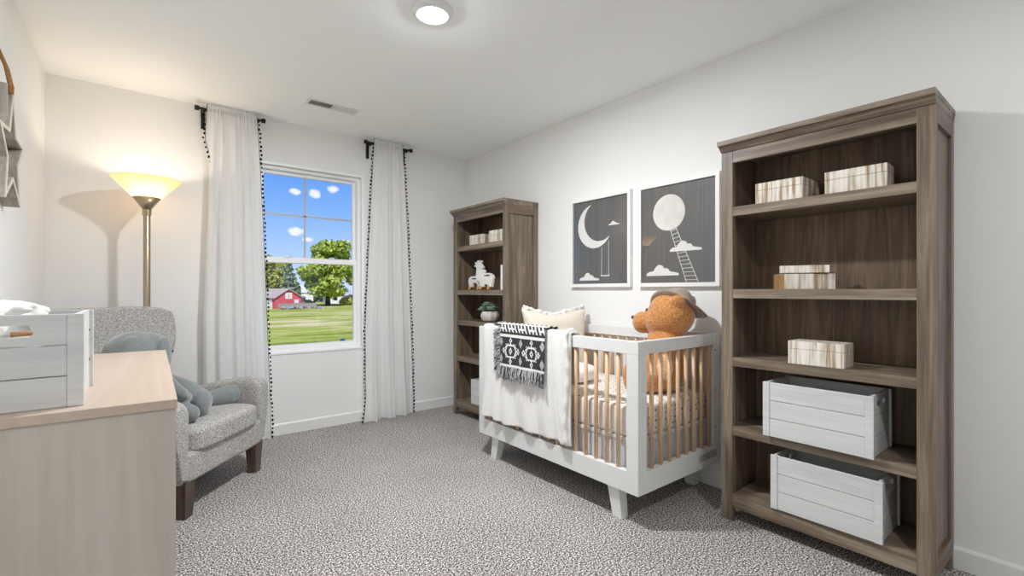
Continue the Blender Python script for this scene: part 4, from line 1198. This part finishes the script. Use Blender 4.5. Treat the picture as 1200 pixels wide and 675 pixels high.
# ------------------------------------------------------------------ plush elephant (coordinates in chair space)
el = thing('plush_elephant', 'floppy grey plush elephant slumped on the armchair', 'stuffed toy', (cp.x, cp.y, 0), CA)
bm = bmesh.new()
ell(bm, (-.19, .34, .56), (.13, .12, .15)); ell(bm, (-.22, .36, .68), (.11, .12, .13))
ell(bm, (-.225, .34, .785), (.135, .13, .130))                         # head
ell(bm, (-.185, .30, .80), (.10, .10, .105))
chain(bm, [((-.26, .22, .75), .055), ((-.28, .14, .66), .045), ((-.23, .10, .60), .034), ((-.15, .12, .56), .028)])   # trunk
chain(bm, [((-.12, .42, .63), .050), ((.02, .36, .600), .054), ((.005, .24, .562), .060), ((-.045, .135, .516), .070)])     # near leg
ell(bm, (-.052, .110, .508), (.074, .046, .074), Matrix.Rotation(.45, 3, 'Z'))
chain(bm, [((.04, .27, .49), .046), ((.16, .21, .478), .046), ((.245, .165, .480), .060)])      # far foot
ell(bm, (.262, .150, .484), (.040, .052, .060), Matrix.Rotation(.6, 3, 'Z'))
chain(bm, [((-.21, .24, .55), .050), ((-.20, .15, .525), .044), ((-.190, .075, .486), .046)])
ell(bm, (-.295, .29, .79), (.060, .030, .105), Matrix.Rotation(-.5, 3, 'Z')); ell(bm, (-.19, .21, .79), (.055, .028, .095), Matrix.Rotation(.3, 3, 'Z'))
remesh(obj('body', bm, M['plush'], el, smooth=True), .008, 6)
bm = bmesh.new(); box(bm, -.03, .035, .36, .364, .735, .755); t_ = obj('care_tag', bm, M['whitecloth'], el); t_['label'] = 'small white cloth tag'
for s in (-1, 1):
    bm = bmesh.new(); ell(bm, (-.185 + s * .055, .215, .80), (.008, .006, .008)); obj('eye', bm, M['noseblack'], el, smooth=True)

# ------------------------------------------------------------------ dresser
DR = math.radians(-1.0)
dr = thing('dresser', 'pale whitewashed wooden dresser in the left foreground', 'dresser', (.073, 1.382, 0), DR)
obj('top', B((-.500, 0, 0, 1.19, .838, .860)), M['birch_warm_lit'], dr, bevel=.0015)
obj('end_panel', B((-.495, -.003, .006, .026, 0, .8375)), M['birch'], dr, bevel=.001)
obj('end_panel', B((-.495, -.003, 1.164, 1.184, 0, .8375)), M['birch'], dr, bevel=.001)
obj('carcass', B((-.490, -.022, .0265, 1.1635, .05, .8375)), M['birch'], dr)
for r_ in range(3):
    for c_ in range(2):
        dw = obj('drawer', B((-.0215, -.003, .030 + c_ * .567, .030 + c_ * .567 + .562, .06 + r_ * .259, .06 + r_ * .259 + .254)), M['birch'], dr, bevel=.001)

# crate on the dresser
crt = crate('white plank crate with a handle slot on the pale dresser', (-.097 - .166, 1.436 + .148, .8605), 0, .332, .296, .207, slot_w=.17, long_slot=True, screws=True)
bl = bmesh.new(); rnd = random.Random(12)
for i in range(120):
    a = rnd.uniform(0, 6.28); p = (rnd.uniform(-.075, .080), rnd.uniform(-.060, .080), rnd.uniform(.16, .226)); r = rnd.uniform(.010, .024)
    ell(bl, p, (r * 1.3, r, r * .62), Matrix.Rotation(a, 3, 'Z'), u=12, v=8)
roundbox(bl, -.118, .085, -.085, .115, .016, .175, n=5, p=6)
o = obj('folded_blanket', bl, M['fleece'], smooth=True); remesh(o, .006, 2); o.location = (-.275, 1.584, .8605); tag(o, 'fluffy white blanket heaped in the crate on the dresser', 'blanket')
bm = bmesh.new(); tube(bm, [(-.02, 0, 0), (0, 0, .001), (.02, 0, .002)], .0055, 14)
o = obj('wooden_peg', bm, M['wheel'], smooth=True); o.location = (-.196, 1.466, 1.0245); tag(o, 'tan wooden peg seen through the handle slot of the dresser crate', 'wooden peg')

# ------------------------------------------------------------------ star on the left wall
st = thing('wooden_star', 'grey wooden open star hanging by a rope on the left wall', 'wall decoration', (XL + .001, 2.685, 1.660))
R1, R2, dp = .238, .106, .050
def starpts(ra, rb): 
    o_ = []
    for k in range(10):
        a = math.radians(90 - 36 * k); r = ra if k % 2 == 0 else rb; o_.append((r * math.cos(a), r * math.sin(a)))
    return o_
MM = Matrix(((0, 0, 1, 0), (1, 0, 0, 0), (0, 1, 0, 0), (0, 0, 0, 1)))
bm = bmesh.new(); plate_hole(bm, starpts(R1, R2), [starpts(R1 - .042, R2 - .016)], 0, dp, MM); obj('outer_frame', bm, M['silverwood'], st, bevel=.0015)
bm = bmesh.new(); plate_hole(bm, starpts(R1 - .001, R2 - .0005), [starpts(R1 - .041, R2 - .0155)], dp, dp + .003, MM); o = obj('front_edge', bm, M['silverrim'], st); o['label'] = 'paler front edge'
bm = bmesh.new(); box(bm, .004, .042, -.036, .036, R1 - .12, R1 + .030); obj('hanger_block', bm, M['silverwood'], st, bevel=.001)
bm = bmesh.new(); rp = [(.044, .022, R1 - .01), (.046, .022, R1 + .03), (.034, .016, R1 + .10), (.012, .003, R1 + .165), (.012, -.005, R1 + .165), (.034, -.016, R1 + .10), (.046, -.022, R1 + .03), (.044, -.022, R1 - .01)]
tube(bm, rp, .0065, 10); obj('rope', bm, M['rope'], st, smooth=True)

# ------------------------------------------------------------------ world : blue sky with a few clouds
w = bpy.data.worlds.new('World'); SC.world = w; w.use_nodes = True; nt = w.node_tree; nt.nodes.clear()
wo = nt.nodes.new('ShaderNodeOutputWorld'); bg = nt.nodes.new('ShaderNodeBackground'); tc = nt.nodes.new('ShaderNodeTexCoord')
sp_ = nt.nodes.new('ShaderNodeSeparateXYZ'); nt.links.new(tc.outputs['Generated'], sp_.inputs[0])
r = ramp(nt, [(0.0, lin((205, 226, 252))), (0.08, lin((168, 204, 252))), (0.16, lin((126, 178, 250))), (0.26, lin((72, 142, 240))), (1.0, lin((60, 120, 220)))])
nt.links.new(sp_.outputs[2], r.inputs[0])
last = r.outputs[0]
def cloudblob(d, sx, sz):
    global last
    d = Vector(d).normalized(); right = Vector((d.y, -d.x, 0)).normalized(); up = right.cross(d)
    dots = []
    for ax_, s in ((right, sx), (up, sz)):
        vm = nt.nodes.new('ShaderNodeVectorMath'); vm.operation = 'DOT_PRODUCT'; vm.inputs[1].default_value = ax_; nt.links.new(tc.outputs['Generated'], vm.inputs[0])
        m_ = N(nt, 'ShaderNodeMath', operation='DIVIDE'); m_.inputs[1].default_value = s
        off = ax_.dot(d); s2 = N(nt, 'ShaderNodeMath', operation='SUBTRACT'); s2.inputs[1].default_value = off
        nt.links.new(vm.outputs['Value'], s2.inputs[0]); nt.links.new(s2.outputs[0], m_.inputs[0])
        p_ = N(nt, 'ShaderNodeMath', operation='POWER'); p_.inputs[1].default_value = 2; ab = N(nt, 'ShaderNodeMath', operation='ABSOLUTE'); nt.links.new(m_.outputs[0], ab.inputs[0]); nt.links.new(ab.outputs[0], p_.inputs[0]); dots.append(p_.outputs[0])
    ad = N(nt, 'ShaderNodeMath', operation='ADD'); nt.links.new(dots[0], ad.inputs[0]); nt.links.new(dots[1], ad.inputs[1])
    nz = N(nt, 'ShaderNodeTexNoise', Scale=42.0, Detail=4.0); nt.links.new(tc.outputs['Generated'], nz.inputs['Vector'])
    nm = N(nt, 'ShaderNodeMath', operation='MULTIPLY_ADD'); nm.inputs[1].default_value = 2.2; nt.links.new(nz.outputs[0], nm.inputs[0]); nt.links.new(ad.outputs[0], nm.inputs[2])
    rr = ramp(nt, [(0.0, (1, 1, 1, 1)), (0.50, (.85, .85, .85, 1)), (1.0, (0, 0, 0, 1))]); 
    sc_ = N(nt, 'ShaderNodeMath', operation='SUBTRACT'); sc_.inputs[1].default_value = 0.75; nt.links.new(nm.outputs[0], sc_.inputs[0]); nt.links.new(sc_.outputs[0], rr.inputs[0])
    mx = N(nt, 'ShaderNodeMix', data_type='RGBA'); nt.links.new(rr.outputs[0], mx.inputs[0]); nt.links.new(last, mx.inputs[6]); mx.inputs[7].default_value = (.93, .95, 1, 1)
    last = mx.outputs[2]
def raydir(px, py):
    yaw = math.radians(38.476); c, s = math.cos(yaw), math.sin(yaw); r_ = (px - 600) / 550.5; u_ = (341 - py) / 550.5
    return (s + r_ * c, c - r_ * s, u_)
for px, py, sx, sz in ((347, 225, .016, .008), (368, 226, .016, .013), (389, 221, .016, .011), (347, 271, .020, .011), (362, 281, .016, .006), (326, 203, .014, .006)):
    cloudblob(raydir(px, py), sx, sz)
nt.links.new(last, bg.inputs[0]); bg.inputs[1].default_value = 1.0; nt.links.new(bg.outputs[0], wo.inputs[0])

# ------------------------------------------------------------------ lights
def lamp(name, kind, loc, energy, col=(1, 1, 1), **k):
    l = bpy.data.lights.new(name, kind); l.energy = energy; l.color = col
    for a, v_ in k.items(): setattr(l, a, v_)
    o = bpy.data.objects.new(name, l); COL.objects.link(o); o.location = loc; return o
sun = lamp('sun', 'SUN', (0, 0, 20), 4.0, (1, .96, .88), angle=.01); sun.rotation_euler = Vector((.20, .62, -.75)).to_track_quat('-Z', 'Y').to_euler()
lamp('ceiling_or_fill_glow', 'AREA', (1.082, 1.963, HC - .036), 43, (.955, .98, 1), shape='DISK', size=.15)
lamp('ceiling_light_side_glow', 'POINT', (1.082, 1.963, HC - .030), 4, (.955, .98, 1), shadow_soft_size=.025)
ceiling_light((1.082, -.35, HC), 'added fill light, round white flush fixture out of view above the camera', 60)  # unseen fixture, added to balance the light in the room
lamp('ceiling_or_fill_glow', 'AREA', (1.082, -.35, HC - .036), 15, (.955, .98, 1), shape='DISK', size=.125)  # fill glow of the added fixture
lamp('floor_lamp_glow', 'POINT', (.040, 3.70, 1.735), 4.6, (1, .90, .76), shadow_soft_size=.03)
wl = lamp('window_daylight', 'AREA', ((WX0 + WX1) / 2, YB + .13, (WZ0 + WZ1) / 2), 20, (.92, .96, 1.0), shape='RECTANGLE', size=WX1 - WX0, size_y=WZ1 - WZ0)
wl.rotation_euler = (-PI / 2, 0, 0); wl.data.cycles.is_portal = True

# ------------------------------------------------------------------ camera
cam = bpy.data.cameras.new('camera'); cam.sensor_width = 36; cam.lens = 550.5 / 1200 * 36; cam.shift_y = (341 - 337.5) / 1200; cam.clip_start = .02; cam.clip_end = 600
co = bpy.data.objects.new('camera', cam); COL.objects.link(co); co.location = (0, 0, 1.119); co.rotation_euler = (PI / 2, 0, -math.radians(38.476)); SC.camera = co
vs = SC.view_settings; vs.view_transform = 'Standard'; vs.look = 'None'; vs.gamma = 1; vs.exposure = 0.12; vs.use_curve_mapping = False
cy = SC.cycles; cy.max_bounces = 12; cy.diffuse_bounces = 8; cy.transparent_max_bounces = 16; cy.use_denoising = True; cy.caustics_reflective = False; cy.caustics_refractive = False; cy.sample_clamp_indirect = 8
